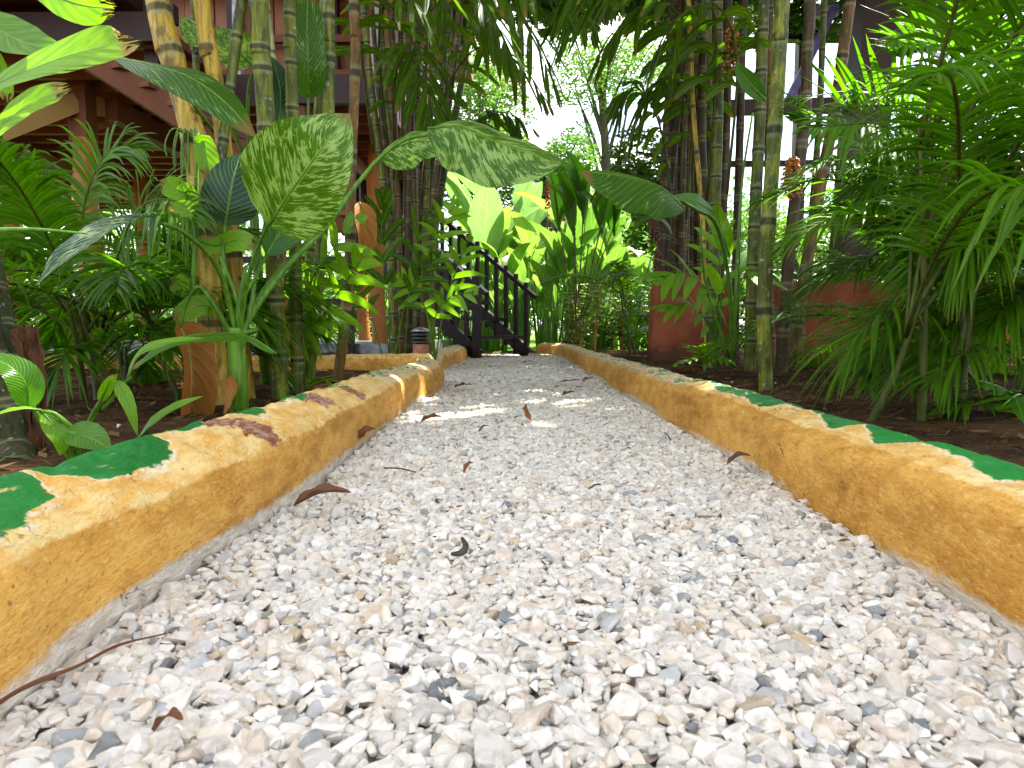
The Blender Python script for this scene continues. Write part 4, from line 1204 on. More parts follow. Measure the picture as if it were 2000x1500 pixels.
# far small one beside the opening
areca('small feathery palm beyond the arch, right of the sunlit opening', Vector((1.22, 6.3, 0.0)), [], 6, 45, (150, 400), (25, 80), (0.7, 1.1), nst=3)

# ------------------------------------------------------------------ variegated plants
th = thing('variegated_plant', 'big variegated plant with one huge cream streaked leaf, rooted behind the left kerb', 'plant', gnd(468, 810, 0.05))
b = (466, 800, 1.95)
mb, PP = trunk_mb([Vector(gnd(468, 815, 0.02)), at(466, 760, 1.95), at(462, 690, 1.95), at(462, 640, 1.95)], 0.027, 0.025, 0.075, 12, bulge=0.04)
mb.build('stem', M['stalk'], th)
CP = lambda q, up=0.0, sx=0.0: (CAMV(at(*q)) + Vector((sx, 0, up))).normalized()
def sleaf(nm_parent, stalk, leaf, hw, mat, r=(0.0085, 0.0045), **k):
    s = pstalk(nm_parent, 'stalk', stalk, r[0], r[1])
    l = pleaf(s, 'leaf', M[mat], leaf, hw, **k)
    return s
sleaf(th, [(468, 660, 1.95), (480, 560, 1.9), (506, 480, 1.82), (527, 432, 1.75)], [(527, 440, 1.75), (558, 390, 1.68), (600, 330, 1.62), (640, 276, 1.6), (684, 222, 1.62)], 92, 'varieg', fold=0.10, wave=0.05, asym=1.15, rnd=0.6,
      prof=[(0, .1), (.05, .5), (.15, .85), (.3, 1.02), (.45, 1.0), (.6, .86), (.75, .62), (.88, .34), (.96, .12), (1, .005)], hint=CP((600, 330, 1.6), 0.1, -0.2))
sleaf(th, [(462, 655, 1.95), (440, 560, 1.95), (436, 500, 1.98), (440, 430, 2.0)], [(440, 440, 2.0), (446, 400, 2.0), (455, 350, 2.02), (470, 300, 2.05)], 56, 'dark', fold=0.15, hint=CP((440, 400, 2), 0.0, 0.3))
sleaf(th, [(460, 655, 1.95), (440, 560, 1.9), (410, 500, 1.8), (360, 455, 1.7), (318, 436, 1.6)], [(310, 418, 1.62), (262, 428, 1.5), (200, 455, 1.4), (130, 500, 1.32), (70, 558, 1.28)], 40, 'varieg_blue', fold=0.35, curl=0.1, hint=Vector((-.1, -.75, 1)),
      prof=[(0, .1), (.1, .8), (.3, 1.0), (.55, .95), (.8, .55), (.93, .2), (1, .02)])
sleaf(th, [(470, 655, 1.95), (500, 600, 2.0), (560, 520, 2.1), (640, 440, 2.2), (720, 330, 2.3), (790, 272, 2.35), (860, 262, 2.35)],
      [(836, 250, 2.35), (900, 248, 2.3), (970, 276, 2.2), (1035, 298, 2.12), (1094, 322, 2.05)], 72, 'varieg', r=(0.010, 0.006), fold=-0.3, curl=0.35, hint=Vector((0, -.9, .55)), rnd=0.2,
      prof=[(0, .2), (.1, .9), (.3, 1.05), (.55, 1.0), (.8, .7), (.93, .35), (1, .02)])
sleaf(th, [(470, 655, 1.98), (520, 560, 2.1), (600, 470, 2.3), (680, 380, 2.5), (740, 310, 2.6)],
      [(740, 305, 2.6), (780, 285, 2.55), (830, 275, 2.5), (890, 292, 2.45)], 45, 'varieg', fold=-0.2, curl=0.3, hint=Vector((-.1, -1, .4)), rnd=0.2)
sleaf(th, [(455, 660, 1.95), (420, 600, 1.9), (390, 560, 1.9), (365, 590, 1.9), (352, 640, 1.9)], [(350, 632, 1.9), (368, 680, 1.9), (374, 745, 1.88), (366, 828, 1.9)], 34, 'dead', fold=0.9, wave=0.16, curl=-.5, rnd=0.4, hint=CP((360, 700, 1.9), 0, 0.5), prof=[(0, .2), (.1, .8), (.3, .95), (.6, .9), (.85, .95), (1, .6)])
sleaf(th, [(462, 660, 1.93), (500, 645, 1.8), (480, 650, 1.7)], [(540, 690, 1.65), (480, 655, 1.6), (400, 652, 1.5), (320, 668, 1.42), (250, 728, 1.38)], 26, 'green', fold=-0.3, curl=0.2, hint=Vector((0, -.35, 1)))
sleaf(th, [(465, 700, 1.94), (490, 600, 1.95), (500, 540, 2.0), (520, 500, 2.1)], [(520, 500, 2.1), (560, 430, 2.15), (590, 380, 2.2), (600, 330, 2.25)], 44, 'green', hint=CP((560, 430, 2.1), .2, .4))
for q, lf in (((480, 520, 1.97), 0), ((430, 500, 1.97), 1), ((500, 540, 1.97), 2)):
    pstalk(th, 'stalk', [(464, 670, 1.95), (466, 600, 1.96), q], 0.012, 0.005)
mb = MB()
blade(mb, catmull([at(446, 740, 1.9), at(454, 760, 1.88), at(446, 790, 1.86), at(436, 815, 1.86)], 10), [0.022, 0.024, 0.022, 0.02, 0.016, 0.012, 0.009, 0.006, 0.004, 0.001], Vector((0, -1, .1)), 3, 0.5, 0, .9, .2)
mb.build('dry_sheath', M['dead'], th)

th = thing('variegated_plant', 'second variegated plant, its leaves high between the yellow canes and the olive cane', 'plant', gnd(520, 760, 0.05))
mb, PP = trunk_mb([Vector(gnd(520, 762, 0.02)), at(512, 640, 2.6), at(500, 480, 2.6), at(490, 330, 2.6)], 0.022, 0.016, 0.09, 10, bulge=0.05)
mb.build('stem', M['stalk'], th)
sleaf(th, [(490, 340, 2.6), (484, 240, 2.5), (486, 170, 2.45), (498, 130, 2.4)], [(492, 128, 2.4), (470, 106, 2.38), (445, 82, 2.35), (420, 50, 2.35)], 40, 'varieg', fold=.1, rnd=.7, hint=CP((450, 90, 2.4), .1, .1))
sleaf(th, [(490, 340, 2.6), (450, 240, 2.5), (410, 150, 2.4), (392, 90, 2.4)], [(394, 92, 2.4), (384, 75, 2.4), (370, 55, 2.4), (352, 32, 2.4)], 24, 'varieg', fold=.1, hint=CP((370, 60, 2.4), 0, .2))
sleaf(th, [(492, 340, 2.6), (560, 300, 2.6), (598, 260, 2.6), (602, 188, 2.6)], [(602, 190, 2.6), (602, 130, 2.55), (600, 60, 2.55), (602, -30, 2.6)], 34, 'varieg_dark', fold=.1, hint=CP((600, 80, 2.6), 0, 0), prof=[(0, .3), (.1, .85), (.4, 1), (.8, .8), (1, .1)], rnd=.9)
sleaf(th, [(490, 340, 2.6), (520, 280, 2.7), (540, 240, 2.7), (545, 230, 2.7)], [(545, 240, 2.7), (548, 200, 2.7), (545, 160, 2.7), (530, 110, 2.7)], 34, 'dark', hint=CP((545, 180, 2.7), 0, .3))
sleaf(th, [(490, 340, 2.6), (420, 260, 2.3), (340, 160, 2.0), (236, 112, 1.8)], [(228, 112, 1.8), (290, 125, 1.72), (370, 150, 1.68), (440, 200, 1.66), (500, 268, 1.68)], 46, 'varieg_dark', fold=-.1, curl=.2, hint=Vector((.2, -.8, .8)), rnd=.9,
      prof=[(0, .15), (.15, .5), (.4, 1), (.65, 1.0), (.85, .6), (.95, .25), (1, .02)])
sleaf(th, [(490, 345, 2.6), (540, 300, 2.7), (560, 240, 2.7)], [(560, 330, 2.7), (545, 290, 2.7), (540, 250, 2.7), (545, 200, 2.7)], 30, 'green', hint=CP((545, 250, 2.7), 0, -.3))
th = thing('variegated_plant', 'single speckled leaf with a brown tip reaching over from the right side', 'plant', gnd(1430, 715, 0.05))
sleaf(th, [(1430, 715, 3.3), (1425, 560, 3.2), (1400, 440, 3.0), (1360, 410, 2.8), (1330, 392, 2.6)], [(1335, 405, 2.6), (1290, 365, 2.5), (1230, 345, 2.42), (1180, 338, 2.38), (1136, 335, 2.35)], 62, 'varieg_tip', r=(.012, .006), fold=-.2, curl=.4, hint=Vector((-.1, -.8, .7)), rnd=.1,
      prof=[(0, .15), (.1, .6), (.3, 1.05), (.55, 1.0), (.8, .65), (.93, .35), (1, .05)])
sleaf(th, [(1430, 715, 3.3), (1440, 500, 3.3), (1450, 350, 3.3), (1470, 220, 3.2)], [(1495, 195, 3.2), (1470, 170, 3.15), (1450, 145, 3.12), (1436, 122, 3.1)], 18, 'green', hint=CP((1460, 160, 3.2), .2, .2))
sleaf(th, [(1425, 700, 3.3), (1435, 620, 3.3), (1445, 560, 3.25), (1440, 510, 3.2)], [(1425, 500, 3.2), (1412, 460, 3.15), (1404, 430, 3.15), (1400, 390, 3.1)], 20, 'broad_bright', hint=CP((1410, 450, 3.2), .2, .2))
sleaf(th, [(1425, 700, 3.3), (1380, 560, 3.2), (1370, 480, 3.1), (1368, 440, 3.1)], [(1395, 415, 3.1), (1370, 400, 3.0), (1345, 390, 2.95), (1310, 385, 2.9)], 18, 'green', hint=CP((1350, 400, 3), .5, .2))

# near left bright leaves
th = thing('fishtail_palm', 'bright lime leaves with torn tips reaching in from the left edge, closest to the lens', 'palm', (-1.25, 0.75, 0.05))
mb, PP = trunk_mb([Vector((-1.25, .75, 0.0)), Vector((-1.22, .78, .5)), Vector((-1.2, .8, 1.0)), Vector((-1.2, .8, 1.3))], 0.02, 0.012, 0.12)
mb.build('stem', M['stalk'], th)
def jag_leaf(par, pix, hw, mat='broad_bright', hint=None, prof=None, rnd=.8, fold=.12):
    o = pleaf(par, 'leaf', M[mat], pix, hw, hint=hint or CP(pix[1], .3, .1), nv=7, n=20, fold=fold, wave=.03, rnd=rnd, prof=prof or [(0, .1), (.2, .55), (.5, .9), (.75, 1.0), (.9, .85), (.97, .6), (1, .35)])
    me = o.data
    rg = random.Random(len(pix) * 7 + int(hw))
    cut = {j: rg.uniform(-.10, .03) for j in range(15)}
    P_ = catmull([at(*q) for q in pix], 20)
    L_ = (P_[-1] - P_[0]).length
    T = (P_[-1] - P_[-3]).normalized()
    off = wpos(par)
    for i in (17, 18, 19):
        for j in range(15):
            k = i * 15 + j
            if k < len(me.vertices):
                me.vertices[k].co += T * (cut[j] * L_ * (i - 16) / 3)
    return o
s_ = pstalk(th, 'stalk', [(-330, 300, .80), (-150, 230, .8), (-20, 180, .8)], .008, .004)
jag_leaf(s_, [(-60, 190, .8), (20, 152, .78), (120, 112, .76), (200, 90, .76), (268, 78, .77)], 44, hint=Vector((.15, -1, .45)), rnd=1)
jag_leaf(s_, [(0, 160, .79), (90, 140, .77), (160, 122, .77), (232, 104, .78)], 24, rnd=.95, hint=Vector((.1, -.9, .6)))
s_ = pstalk(th, 'stalk', [(-330, 320, .75), (-200, 340, .75), (-60, 300, .75)], .006, .004)
jag_leaf(s_, [(-60, 310, .75), (10, 240, .74), (60, 200, .74), (132, 172, .75)], 26, rnd=.9, hint=Vector((.2, -1, .4)))
s_ = pstalk(th, 'stalk', [(-300, 200, .9), (-160, -40, .9), (-60, -60, .9)], .008, .004)
jag_leaf(s_, [(-80, 10, .9), (0, 60, .88), (60, 86, .86), (130, 98, .85)], 46, 'broad_bright', rnd=.1, hint=Vector((.2, -.8, .3)), prof=[(0, .3), (.3, .9), (.6, .85), (.85, .4), (1, .05)])
jag_leaf(s_, [(30, -60, .86), (90, -20, .84), (150, 6, .83), (222, 16, .83)], 36, 'broad_bright', rnd=.45, hint=Vector((.0, -.9, -.2)))
jag_leaf(s_, [(-60, 30, .9), (-20, 90, .9), (5, 150, .9), (14, 200, .9)], 14, 'broad_bright', rnd=.8)
s_ = pstalk(th, 'stalk', [(-300, 470, .8), (-120, 458, .8), (40, 448, .78), (170, 456, .76)], .006, .001)
th2 = th
# other pieces of lime fishtail leaf among the canes
th = thing('fishtail_palm', 'slender fishtail palm with clipped lime leaflets in front of the yellow canes', 'palm', gnd(360, 800, 0.05))
mb, PP = trunk_mb([Vector(gnd(360, 800, 0.02)), at(372, 640, 2.02), at(380, 480, 2.0), at(384, 330, 2.0), at(386, 260, 2.0)], 0.008, 0.005, 0.15, 7)
mb.build('stem', M['stalk'], th)
for q in ([(384, 400, 2.0), (372, 384, 1.98), (345, 370, 1.95), (312, 358, 1.93)], [(384, 420, 2.0), (410, 418, 1.98), (370, 414, 1.95), (328, 412, 1.93)], [(384, 300, 2.0), (396, 276, 2), (402, 300, 2), (412, 340, 2.0)],
          [(380, 600, 2.0), (372, 570, 2.0), (352, 556, 1.97), (334, 545, 1.95)], [(380, 620, 2.0), (410, 600, 1.98), (380, 600, 1.95), (342, 628, 1.93)], [(384, 470, 2.0), (420, 480, 2), (460, 470, 1.97), (500, 480, 1.95)]):
    jag_leaf(th, q, 22, hint=CP(q[1], .2, .05), rnd=.7)

# low plants at the left kerb
th = thing('turmeric_plant', 'low broad leaved plant just behind the left kerb, one leaf bent over', 'plant', gnd(150, 905, 0.05))
sleaf(th, [(150, 905, 1.12), (100, 850, 1.1), (60, 790, 1.08), (40, 760, 1.07)], [(55, 800, 1.07), (50, 750, 1.06), (20, 715, 1.05), (-40, 690, 1.05)], 34, 'green', r=(.006, .003), hint=CP((20, 740, 1.0), .5, .2), rnd=.8)
sleaf(th, [(150, 905, 1.12), (150, 850, 1.1), (110, 810, 1.08), (80, 803, 1.07)], [(80, 800, 1.07), (50, 798, 1.05), (20, 802, 1.03), (-40, 820, 1.0)], 12, 'broad_bright', r=(.005, .003), hint=Vector((0, -.4, 1)))
sleaf(th, [(150, 905, 1.12), (128, 850, 1.1), (110, 815, 1.08)], [(84, 806, 1.08), (104, 830, 1.08), (120, 860, 1.08), (118, 890, 1.08)], 22, 'broad_bright', r=(.005, .003), hint=CP((104, 840, 1.08), .1, .3))
sleaf(th, [(150, 905, 1.12), (140, 880, 1.1), (132, 855, 1.08)], [(130, 842, 1.08), (160, 850, 1.07), (190, 862, 1.06), (216, 880, 1.06)], 32, 'green', r=(.005, .003), hint=CP((170, 870, 1.07), .3, .1), rnd=.9, fold=.25)
th = thing('turmeric_plant', 'ribbed low plant left, with one leaf hanging straight down and one rising', 'plant', gnd(250, 880, 0.05))
sleaf(th, [(150, 880, 1.35), (180, 810, 1.33), (205, 770, 1.32)], [(195, 785, 1.32), (205, 765, 1.31), (215, 745, 1.3), (230, 730, 1.3)], 12, 'broad_bright', r=(.005, .003))
sleaf(th, [(150, 880, 1.35), (190, 800, 1.33), (222, 745, 1.32)], [(224, 744, 1.32), (240, 765, 1.3), (255, 800, 1.29), (268, 850, 1.29)], 14, 'broad_bright', r=(.004, .003), rnd=.5)
sleaf(th, [(262, 872, 1.35), (268, 862, 1.34), (272, 850, 1.33)], [(270, 858, 1.33), (300, 825, 1.31), (345, 795, 1.3), (396, 774, 1.3)], 16, 'broad_bright', r=(.004, .003), rnd=.4, fold=.3, hint=Vector((-.3, -.7, .8)))
sleaf(th, [(200, 800, 1.33), (230, 765, 1.33), (255, 735, 1.33)], [(248, 738, 1.33), (275, 690, 1.32), (330, 668, 1.32), (400, 660, 1.34)], 16, 'broad_bright', r=(.004, .003), rnd=.6, hint=Vector((-.2, -.6, .8)))

# hanging dead leaf on the brown cane
th = thing('dead_leaf', 'curled orange brown dead leaf hanging beside the brown cane', 'leaf', at(706, 400, 2.75))
pleaf(th, 'blade', M['dead'], [(702, 395, 2.75), (710, 430, 2.73), (713, 475, 2.72), (704, 545, 2.73)], 22, fold=.8, wave=.1, rnd=.6, hint=CP((710, 450, 2.7), 0, .3))
# fruit and flower bunches
def bunch(lab, pix, Y, n, ln, r, mat, spread, cat='fruit bunch', nm='fruit_bunch', stringy=False):
    p0 = at(*pix, Y)
    th = thing(nm, lab, cat, p0)
    st, fr = MB(), MB()
    rg = random.Random(int(pix[0]))
    for k in range(n):
        a = rg.random() * 6.28
        d = Vector((math.cos(a), math.sin(a), 0)) * spread * rg.uniform(.3, 1)
        l_ = ln * rg.uniform(.6, 1.05)
        if stringy:
            pts = catmull([p0, p0 + d * .6 + UP * .02, p0 + d - UP * l_ * .4, p0 + d * .95 - UP * l_], 12)
        else:
            pts = catmull([p0, p0 + d * .5 - UP * l_ * .3, p0 + d * .8 - UP * l_], 9)
        tube(st, pts, 0.0013 if not stringy else .0022, 4)
        for q in range(2 if not stringy else 1, len(pts)):
            for e in range(2 if not stringy else 1):
                c = pts[q] + Vector((rg.uniform(-1, 1), rg.uniform(-1, 1), rg.uniform(-1, 1))) * r * (1.2 if not stringy else .6)
                rr = r * rg.uniform(.8, 1.1) * (1 if not stringy else .5)
                v, f = IC[1]
                fr.add([c + Vector(x) * rr for x in v.tolist()], f.tolist(), None, rg.random())
    st.build('stalks', M['stalk'], th)
    fr.build('fruit' if not stringy else 'blossom', M[mat], th)
bunch('orange bead like fruit bunch high on the ringed green cane', (1432, 42), 3.75, 34, .26, .0075, 'fruit_orange', .06)
bunch('brownish orange fruit bunch low, right of the lone lichen blotched cane', (1548, 305), 3.4, 34, .20, .007, 'fruit_orange', .07)
bunch('dark red fruit bunch on the black canes beside the opening', (1278, 422), 4.3, 26, .16, .007, 'fruit_red', .04)
bunch('lower dull red fruit bunch on the black canes, just above the red wall', (1285, 490), 4.3, 24, .13, .007, 'fruit_red', .04)
bunch('pinkish red strings of fruit among the crowded clump', (835, 500), 4.5, 14, .14, .004, 'fruit_red', .03)
bunch('straw coloured stringy blossom hanging by the yellow cane', (368, 270), 2.1, 22, .12, .004, 'fruit_straw', .075, 'blossom', 'palm_blossom', True)
# ==== PART THREE ====
# ------------------------------------------------------------------ dark garden stair
SX, SY = 0.09, 7.2
DA, WA = Vector((-.78, .63, 0)), Vector((-.63, -.78, 0))     # ascent direction, far-to-near width direction
SW = 0.78
th = thing('garden_stair', 'dark stained timber stair with two slatted railings climbing left at the end of the path', 'stair', (SX, SY, 0))
def spos(run, side, z):
    p = Vector((SX, SY, 0)) + DA * run + WA * (side * SW)
    p.z = z
    return p
SL = 0.70
for sd in (0, 1):
    mb = MB()
    beam(mb, spos(-0.02, sd, 0.03), spos(3.1, sd, 0.03 + 3.12 * SL), 0.045, 0.13)
    mb.build('stringer', M['stair'], th, False)
for k in range(11):
    mb = MB()
    r_ = 0.12 + k * 0.27
    beam(mb, spos(r_, 0.02, 0.02 + (r_ + .15) * SL), spos(r_, 0.98, 0.02 + (r_ + .15) * SL), 0.25, 0.035)
    mb.build('tread', M['stair'], th, False)
for sd in (0, 1):
    hr = MB()
    beam(hr, spos(-0.13, sd, 0.72 - .13 * SL), spos(3.1, sd, 0.72 + 3.1 * SL), 0.055, 0.045)
    hr.build('handrail', M['stair'], th, False)
    k = 0
    r_ = 0.0
    while r_ < 3.1:
        mb = MB()
        big = (k == 0 and sd == 1)
        wd = 0.075 if big else 0.042
        z0 = -0.03 + r_ * SL - (0.05 if k else 0)
        z1 = 0.76 + r_ * SL + (0.08 if big else 0.03)
        beam(mb, spos(r_, sd, z0), spos(r_, sd, z1), wd, wd, up=Vector((0.3, 1, 0)))
        mb.build('newel' if big else 'baluster', M['stair'], th, False)
        r_ += 0.14
        k += 1

# ------------------------------------------------------------------ raised wooden house on the left
th = thing('raised_house', 'brown timber house raised on orange log posts, its joisted floor seen from below', 'house', (-3.5, 6.5, 0))
FZ = 2.12
mb = MB()
X0, X1, Y0, Y1 = -7.2, -1.15, 5.5, 10.5
box(mb, ((X0 + X1) / 2, (Y0 + Y1) / 2, FZ + 0.16), (X1 - X0, Y1 - Y0, 0.05))
mb.build('floor_deck', M['maroon'], th, False)
for k in range(18):
    y = Y0 + 0.12 + k * 0.28
    mb = MB()
    beam(mb, (X0, y, FZ + 0.075), (X1, y + 0.0, FZ + 0.075), 0.045, 0.12, rnd=R_.random())
    mb.build('joist', M['panel'], th, False)
for k, x in enumerate((-6.6, -5.0, -3.25, -1.75)):
    mb = MB()
    beam(mb, (x, Y0 - .05, FZ - 0.08), (x, Y1, FZ - 0.08), 0.10, 0.17, rnd=.4)
    mb.build('bearer', M['tan' if k < 2 else 'maroon'], th, False)
mb = MB()
beam(mb, (-2.4, Y0 - 0.06, FZ + 0.06), (X1, Y0 - 0.06, FZ + 0.06), 0.06, 0.22)
beam(mb, (-7.3, 4.44, FZ + 0.10), (-2.34, 4.44, FZ + 0.10), 0.06, 0.18)
mb.build('fascia', M['maroon_dark'], th, False)
def logpost(x, y, z0, z1, r, mat='log', nm='log_post'):
    mb = MB()
    n = 14
    pts = [Vector((x + .015 * math.sin(i * 1.1), y, z0 + (z1 - z0) * i / (n - 1))) for i in range(n)]
    tube(mb, pts, [r * (1 + .08 * math.sin(i * 2.1)) for i in range(n)], 12, 0, .5, 1)
    return mb.build(nm, M[mat], th)
p = at(165, 300, 5.25)
logpost(p.x, 5.25, 0, 1.75, 0.085)
mb = MB()
beam(mb, (p.x, 5.25, 1.72), (p.x, 5.25, 3.2), 0.14, 0.14, up=Vector((0, 1, 0)))
mb.build('square_post', M['maroon'], th, False)
for px, Y in ((275, 8.2), (545, 6.0), (20, 7.0), (705, 8.5), (425, 9.5), (735, 6.6)):
    p = at(px, 400, Y)
    logpost(p.x, Y, 0, FZ + .1, 0.075 if Y > 6.5 else 0.055)
# corner of tan beams under the floor
mb = MB(); beam(mb, at(-60, 280, 4.6), at(150, 200, 5.2), 0.07, 0.13); mb.build('tie_beam', M['tan'], th, False)
mb = MB(); beam(mb, at(160, 200, 5.2), at(300, 235, 6.3), 0.07, 0.13); mb.build('tie_beam', M['tan'], th, False)
mb = MB(); beam(mb, at(180, 250, 5.6), at(270, 228, 5.9), 0.03, 0.05); mb.build('brace', M['tan'], th, False)
mb = MB()
box(mb, (-4.85, 4.98, FZ + 0.16), (5.0, 1.0, 0.05))
mb.build('floor_deck', M['maroon'], th, False)
for k in range(4):
    mb = MB()
    beam(mb, (-7.3, 4.55 + k * .26, FZ + 0.075), (-2.36, 4.55 + k * .26, FZ + 0.075), 0.045, 0.12, rnd=R_.random())
    mb.build('joist', M['panel'], th, False)
# walls of the upper storey
wl = MB()
for k in range(19):
    x = -5.9 + k * 0.26
    box(wl, (x, 6.05 + (0.012 if k % 2 else 0), FZ + 0.25 + 1.2), (0.25, 0.05, 2.3), rnd=R_.random())
wl.build('wall', M['panel'], th, False)
wl2 = MB()
for k in range(16):
    box(wl2, (X1 - 0.15 + (0.01 if k % 2 else 0), 6.2 + k * 0.26, FZ + 0.25 + 1.2), (0.05, 0.25, 2.3), rnd=R_.random())
wl2.build('wall', M['panel'], th, False)
for x in (-5.6, -4.3, -3.35, -2.45, -1.6, -1.2):
    mb = MB()
    box(mb, (x, 5.97, FZ + 1.35), (0.10, 0.09, 2.5))
    mb.build('wall_post', M['maroon_dark'] if x > -4 else M['maroon'], th, False)
for px, Y in ((465, 5.6), (733, 5.5)):
    mb = MB()
    a_, b_ = at(px, -60, Y), at(px, 300 if px < 600 else 230, Y)
    beam(mb, b_, a_, 0.07, 0.07, up=Vector((0, 1, 0)))
    mb.build('white_post', M['white_wood'], th, False)
for dz, hh in ((0.02, .14), (0.35, .06), (0.75, .06)):
    mb = MB()
    beam(mb, (-3.8, 5.92, FZ + .30 + dz), (X1, 5.92, FZ + .30 + dz), 0.05, hh)
    mb.build('rail', M['maroon'], th, False)
# soffit boards of the landing, top left
for k in range(8):
    mb = MB()
    box(mb, (-5.35 + 0.34 * k + .0, 4.3, 2.66), (0.335, 1.5, 0.03), rnd=R_.random())
    mb.build('soffit_board', M['panel'], th, False)
for y in (3.6, 4.35, 5.05):
    mb = MB(); beam(mb, (-6, y, 2.58), (-2.5, y, 2.58), .08, .13); mb.build('beam', M['maroon_dark'], th, False)
mb = MB(); beam(mb, (-2.66, 3.55, 2.57), (-2.66, 5.1, 2.57), .07, .15); mb.build('beam', M['maroon_dark'], th, False)
mb = MB(); beam(mb, at(298, -80, 4.6), at(302, 148, 4.6), .09, .09, up=Vector((0, 1, 0))); mb.build('square_post', M['maroon_dark'], th, False)
# outdoor stair of the house, seen from beneath
a_, b_ = at(160, 100, 4.15), at(700, 450, 5.0)
for s_ in (0, 1):
    o_ = Vector((0.18, .6, 0)) * s_
    mb = MB(); beam(mb, a_ + o_, b_ + o_, .045, .17); mb.build('stair_stringer', M['maroon'], th, False)
for k in range(11):
    q = a_.lerp(b_, (k + .5) / 11)
    mb = MB(); beam(mb, q + Vector((0.01, .03, -.02)), q + Vector((.17, .57, -.02)), .27, .035); mb.build('stair_tread', M['maroon'], th, False)
# lower railing and terrace seen between the canes
for z in (0.55, 0.95):
    mb = MB(); beam(mb, (-4.2, 6.4, z), (-1.5, 6.4, z), .05, .06); mb.build('terrace_rail', M['maroon_dark'], th, False)
for x in (-4.1, -3.2, -2.35, -1.6):
    mb = MB(); beam(mb, (x, 6.4, 0), (x, 6.4, 1.0), .06, .06, up=Vector((0, 1, 0))); mb.build('terrace_post', M['maroon_dark'], th, False)
mb = MB(); box(mb, (-3.2, 8.2, 0.09), (4.4, 3.4, .12)); mb.build('terrace_slab', M['galv'], th, False)
# roof over the house
mb = MB()
box(mb, (-4.3, 8.0, 4.75), (7.2, 6.4, .08), Matrix.Rotation(rad(7), 3, 'Y'))
mb.build('roof', M['maroon'], th, False)

th = thing('deck_chair', 'dark folding chair standing under the house, just visible between the canes', 'chair', (-2.3, 5.5, 0.04))
mb = MB(); beam(mb, (-2.55, 5.4, .42), (-2.1, 5.4, .42), .42, .03); mb.build('seat', M['fabric'], th, False)
mb = MB(); beam(mb, (-2.56, 5.4, .44), (-2.68, 5.4, .86), .40, .03, up=Vector((1, 0, 0))); mb.build('backrest', M['fabric'], th, False)
for a_, b_ in (((-2.6, 5.2, .04), (-2.12, 5.2, .5)), ((-2.6, 5.6, .04), (-2.12, 5.6, .5)), ((-2.12, 5.2, .04), (-2.6, 5.2, .5)), ((-2.12, 5.6, .04), (-2.6, 5.6, .5))):
    mb = MB(); beam(mb, a_, b_, .03, .03); mb.build('leg', M['maroon_dark'], th, False)

# ------------------------------------------------------------------ open pavilion on the right
th = thing('open_pavilion', 'tall dark brown timber frame with blue steel bracing behind the big feathery palm', 'pavilion', (3.2, 6.0, 0))
def pbeam(nm, a, b, wd, ht, mat, up=UP):
    mb = MB(); beam(mb, a, b, wd, ht, up=up); mb.build(nm, M[mat], th, False)
FY = Vector((0, 1, 0))
p = at(1660, 300, 5.2)
pbeam('post', (p.x + .02, 5.2, 0), (p.x + .20, 5.2, 4.2), .26, .26, 'maroon_dark', FY)
p2 = at(1395, 300, 5.6)
pbeam('post', (p2.x, 5.6, 0), (p2.x, 5.6, 4.2), .16, .16, 'maroon_dark', FY)
p3 = at(1560, 300, 9.2)
pbeam('post', (p3.x, 9.2, 0), (p3.x, 9.2, 4.2), .14, .14, 'maroon_dark', FY)
pbeam('post', (6.4, 5.2, 0), (6.4, 5.2, 4.2), .22, .22, 'maroon_dark', FY)
pbeam('beam', at(1380, 212, 5.4), at(1640, 206, 5.3), .09, .10, 'maroon_dark')
pbeam('beam', at(1690, 38, 5.2), at(2160, -20, 5.2), .10, .14, 'maroon_dark')
pbeam('beam', at(1690, 4, 5.6), at(1860, -6, 5.6), .10, .12, 'maroon')
pbeam('rail', at(1690, 318, 5.2), at(2100, 322, 5.2), .07, .08, 'maroon')
pbeam('rail', at(1300, 322, 6.4), at(1640, 318, 6.4), .05, .05, 'maroon_dark')
pbeam('brace', at(1540, 195, 5.7), at(1632, 12, 5.7), .045, .06, 'steel_blue')
pbeam('brace', at(1700, 48, 5.6), at(1890, 135, 6.6), .03, .035, 'galv')
pbeam('brace', at(1590, 25, 7.2), at(1636, 20, 7.2), .06, .1, 'galv')
pbeam('roof_beam', (p2.x - .3, 5.3, 4.2), (7.0, 5.3, 4.2), .14, .2, 'maroon_dark')
pbeam('roof_beam', (p3.x - .3, 9.2, 4.2), (7.0, 9.2, 4.2), .14, .2, 'maroon_dark')

# ------------------------------------------------------------------ red rendered walls
def rwall(lab, x0, x1, y, z1, th_=0.2, rc=0.1, lean=0.0):
    mb = MB()
    n = 20
    out = [(x0, -0.05)]
    for i in range(9):
        a = math.pi - i / 8 * math.pi / 2
        out.append((x0 + rc + rc * math.cos(a), z1 - rc + rc * math.sin(a)))
    for i in range(9):
        a = math.pi / 2 - i / 8 * math.pi / 2
        out.append((x1 - rc + rc * math.cos(a), z1 - rc + rc * math.sin(a)))
    out.append((x1, -0.05))
    m = len(out)
    v = [Vector((a + lean * b, y, b)) for a, b in out] + [Vector((a + lean * b, y + th_, b)) for a, b in out]
    mb.add(v[:m], [tuple(range(m))[::-1]])
    mb.add(v[m:], [tuple(range(m))])
    for i in range(m - 1):
        mb.add([v[i], v[i + 1], v[m + i + 1], v[m + i]], [(0, 1, 2, 3)])
    o = mb.build('garden_wall', M['terracotta'], None, False, (x0, y, 0))
    tag(o, lab, 'wall', kind='thing')
rwall('narrow dull red rendered wall with a rounded top corner, beside the sunlit opening', at(1276, 600, 4.9).x, at(1425, 600, 4.9).x, 4.9, .68, rc=.13, lean=.02)
rwall('wide orange red rendered wall behind the feathery palms', at(1520, 600, 4.5).x, 4.6, 4.5, .60, rc=.05, lean=.0)

